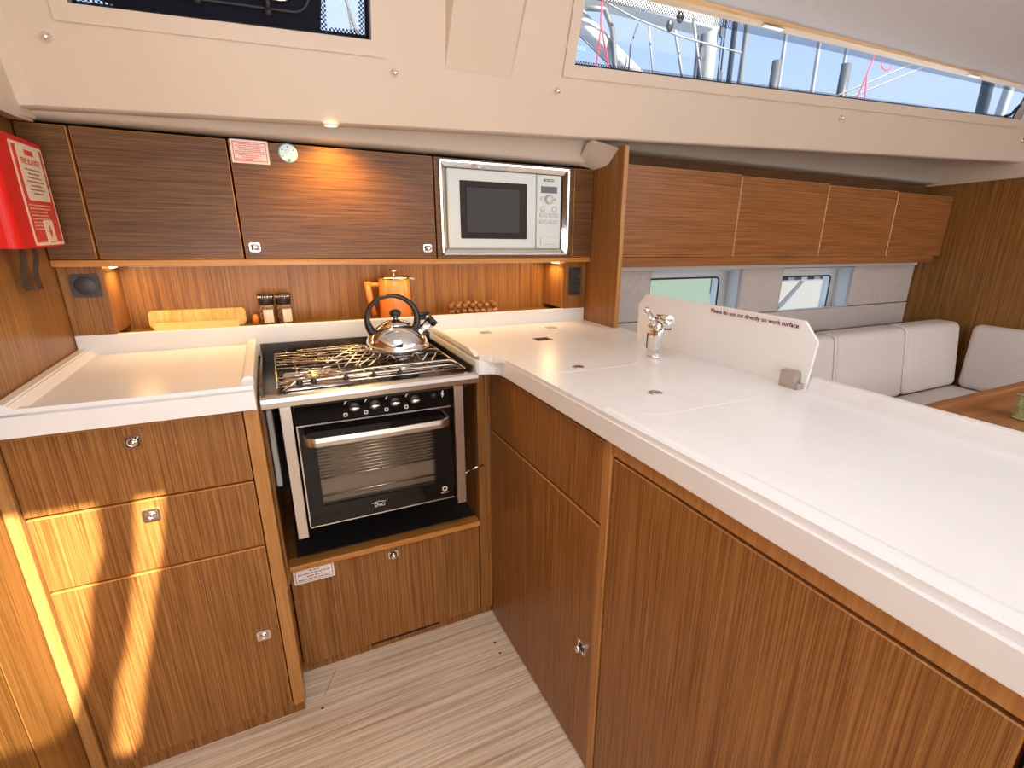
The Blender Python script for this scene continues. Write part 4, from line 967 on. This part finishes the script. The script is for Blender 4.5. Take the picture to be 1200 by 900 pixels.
# ------------------------------------------------------------------ outside: neighbouring boats
def mast(x, y, z0, z1, r, m, lab, extra=None, x2=None):
    t = T('boat_mast', lab, 'mast', (x, y, z0)); x2 = x if x2 is None else x2
    t.p('spar', tube(bmesh.new(), [(x, y, z0), (x2, y, z1)], r, 14), m); return t
t = mast(5.80, 5.0, 1.0, 12, .14, SAIL, 'thick white mast of the neighbouring boat')
for dx, z0, z1, r in ((-.20, 2.9, 12, .02), (-.27, 1, 12, .008), (.20, 1, 12, .012), (.15, 1, 12, .008)): t.p('halyard', tube(bmesh.new(), [(5.8+dx, 4.88, z0), (5.8+dx*.9, 4.88, z1)], r, 6), GRAYM)
for z, dx in ((3.35, -.20), (3.5, -.22), (3.28, .14), (3.8, .10)):
    bm = bmesh.new(); plate(bm, (5.8+dx, 4.82, z), (1, 0, 0), (0, 0, 1), .07, .14, -.03, .03); t.p('block', bm, GRAYM)
mast(8.28, 7, 1, 14, .05, GRAYM, 'thin grey mast just right of the thick white mast')
t = mast(9.63, 7, 1, 14, .035, SAIL, 'thin white mast with a grey fitting at its foot'); t.p('fitting', tube(bmesh.new(), [(9.42, 7, 2), (9.50, 7, 4.5)], .09, 8), GRAYM)
mast(9.0, 7.5, 1, 14, .05, WHR, 'slim pale mast between the grey masts', x2=9.3)
mast(10.65, 7, 1, 14, .04, SAIL, 'white mast before the middle of the long window', x2=10.6)
t = mast(10.35, 6.2, 1, 14, .03, SAIL, 'white mast with a dark gooseneck fitting', x2=10.5); t.p('fitting', tube(bmesh.new(), [(10.30, 6.1, 2), (10.33, 6.1, 4.35)], .09, 8), GRAYM)
mast(17.45, 7, 1, 14, .14, GRAYM, 'grey mast at the far end seen through the long window', x2=17.2); mast(17.75, 7, 1, 14, .12, SAIL, 'pale leaning spar beside the far grey mast', x2=20)
t = T('stowed_boom', 'white boom and lazy lines of the nearest boat', 'boom', (3, 3, 2.5))
t.p('boom', tube(bmesh.new(), [(2.2, 3, 3.05), (3.25, 3, 2.48)], .07, 14), SAIL); t.p('sail_bag', pad(2.3, 3.95, 2.9, 3.1, 2.955, 3.5, .03), SAIL)
t.p('bow_rail', tube(bmesh.new(), [(2.60, 2.9, 2.88), (2.78, 2.9, 2.90), (2.86, 2.9, 2.78), (2.92, 2.9, 2.45), (2.93, 2.9, 2)], .022, 8), ALU)
for pts, r, m_ in (([(2.60, 2.8, 2.93), (3.0, 2.8, 2.85), (3.5, 2.8, 2.80), (4.2, 2.8, 2.79)], .007, WHR), ([(3.11, 2.9, 2.86), (3.05, 2.9, 2.7), (3.04, 2.9, 2.4)], .007, GRAYM), ([(3.22, 2.9, 2.87), (3.33, 2.9, 2.4)], .008, WHR), ([(3.5, 2.9, 2.88), (3.68, 2.9, 2.4)], .012, WHR), ([(3.69, 2.9, 3.0), (3.9, 2.9, 2.4)], .012, WHR), ([(2.5, 2.9, 2.72), (2.9, 2.9, 2.5)], .006, GRAYM)):
    t.p('line', tube(bmesh.new(), pts, r, 6), m_)
for c in ((2.709, 2., 2.522), (2.789, 2., 2.583)): t.p('pulley_block', sphere(bmesh.new(), c, .036, (.8, .5, 1)), BLK)
bm = text(bmesh.new(), 'YSAIL', (2.50, 2.88, 2.585), (1, 0, -.02), (0, 0, 1), .045, .001); t.p('lettering', bm, BLUP)
for k, (pts, lab) in enumerate((([(1.277, .6, 2.05), (1.274, .6, 1.88), (1.255, .6, 1.70)], 'red lashing hanging outside near the left end of the long window'), ([(2.785, .6, 2.03), (2.70, .6, 1.80)], 'red lashing hanging outside past the middle of the long window'))):
    bm = tube(bmesh.new(), pts, .0028, 6); p = V(pts[0]); e = V(pts[-1])
    tube(bm, [p, p+(e-p)*.45+V((.004, 0, 0)), e+V((.075, 0, 0.01))], .0028, 6)
    q = p+V((.16 if k == 0 else .10, 0, -.03)); tube(bm, [q+V((.045*math.cos(math.radians(a)), 0, .03*math.sin(math.radians(a)))) for a in range(180, 361, 20)], .0026, 6)
    single('red_lashing', bm, REDR, p, lab, 'rope', 'red lashings')
for pts, lab in (([(5.9, 2, 2.86), (4.35, 2, 2.27)], 'white rope slanting across the middle of the long window'), ([(6.1, 2, 2.86), (4.3, 2, 2.20)], 'lower white rope slanting across the long window')):
    single('mooring_rope', tube(bmesh.new(), pts, .007, 6), WHR, pts[0], lab, 'rope', 'slanting white ropes')
single('crossed_stays', (tube(b := bmesh.new(), [(.46, 1.2, 2.3), (.60, 1.2, 1.80)], .006, 6), tube(b, [(.52, 1.2, 2.3), (.56, 1.2, 1.80)], .004, 6), b)[2], ALU, (.56, 1.2, 1.80), 'pale crossed stays outside the right corner of the dark window', 'rigging')
t = T('neighbour_hull', 'pale hull of the neighbouring boat seen through the low saloon windows', 'boat', (4, 2.3, 0))
t.p('topsides', box(1.5, 4.05, 2.2, 2.3, -.6, .90), SEA); t.p('bow_topsides', box(4.06, 8, 2.3, 2.4, -.6, .80), HULL)
t.p('rail_cap', box(3.55, 3.62, 2.19, 2.2, .74, .90), GRAYM)
t.p('rubbing_strake', prism(bmesh.new(), [(4.55, 2.28, .55), (4.85, 2.28, .80), (4.90, 2.28, .80), (4.62, 2.28, .55)], (0, .02, 0)), GRAYM)
for k in range(12): t.p('dock_post', box(4.1+k*.22, 4.2+k*.22, 2.7, 2.8, .7, 1.15), GRAYM if k % 2 else ALU)
single('quay', box(-5, 40, 9, 9.5, -1, 1.25), GRAYM, (10, 9, -1), 'grey quay wall beyond the neighbouring boats', 'quay')
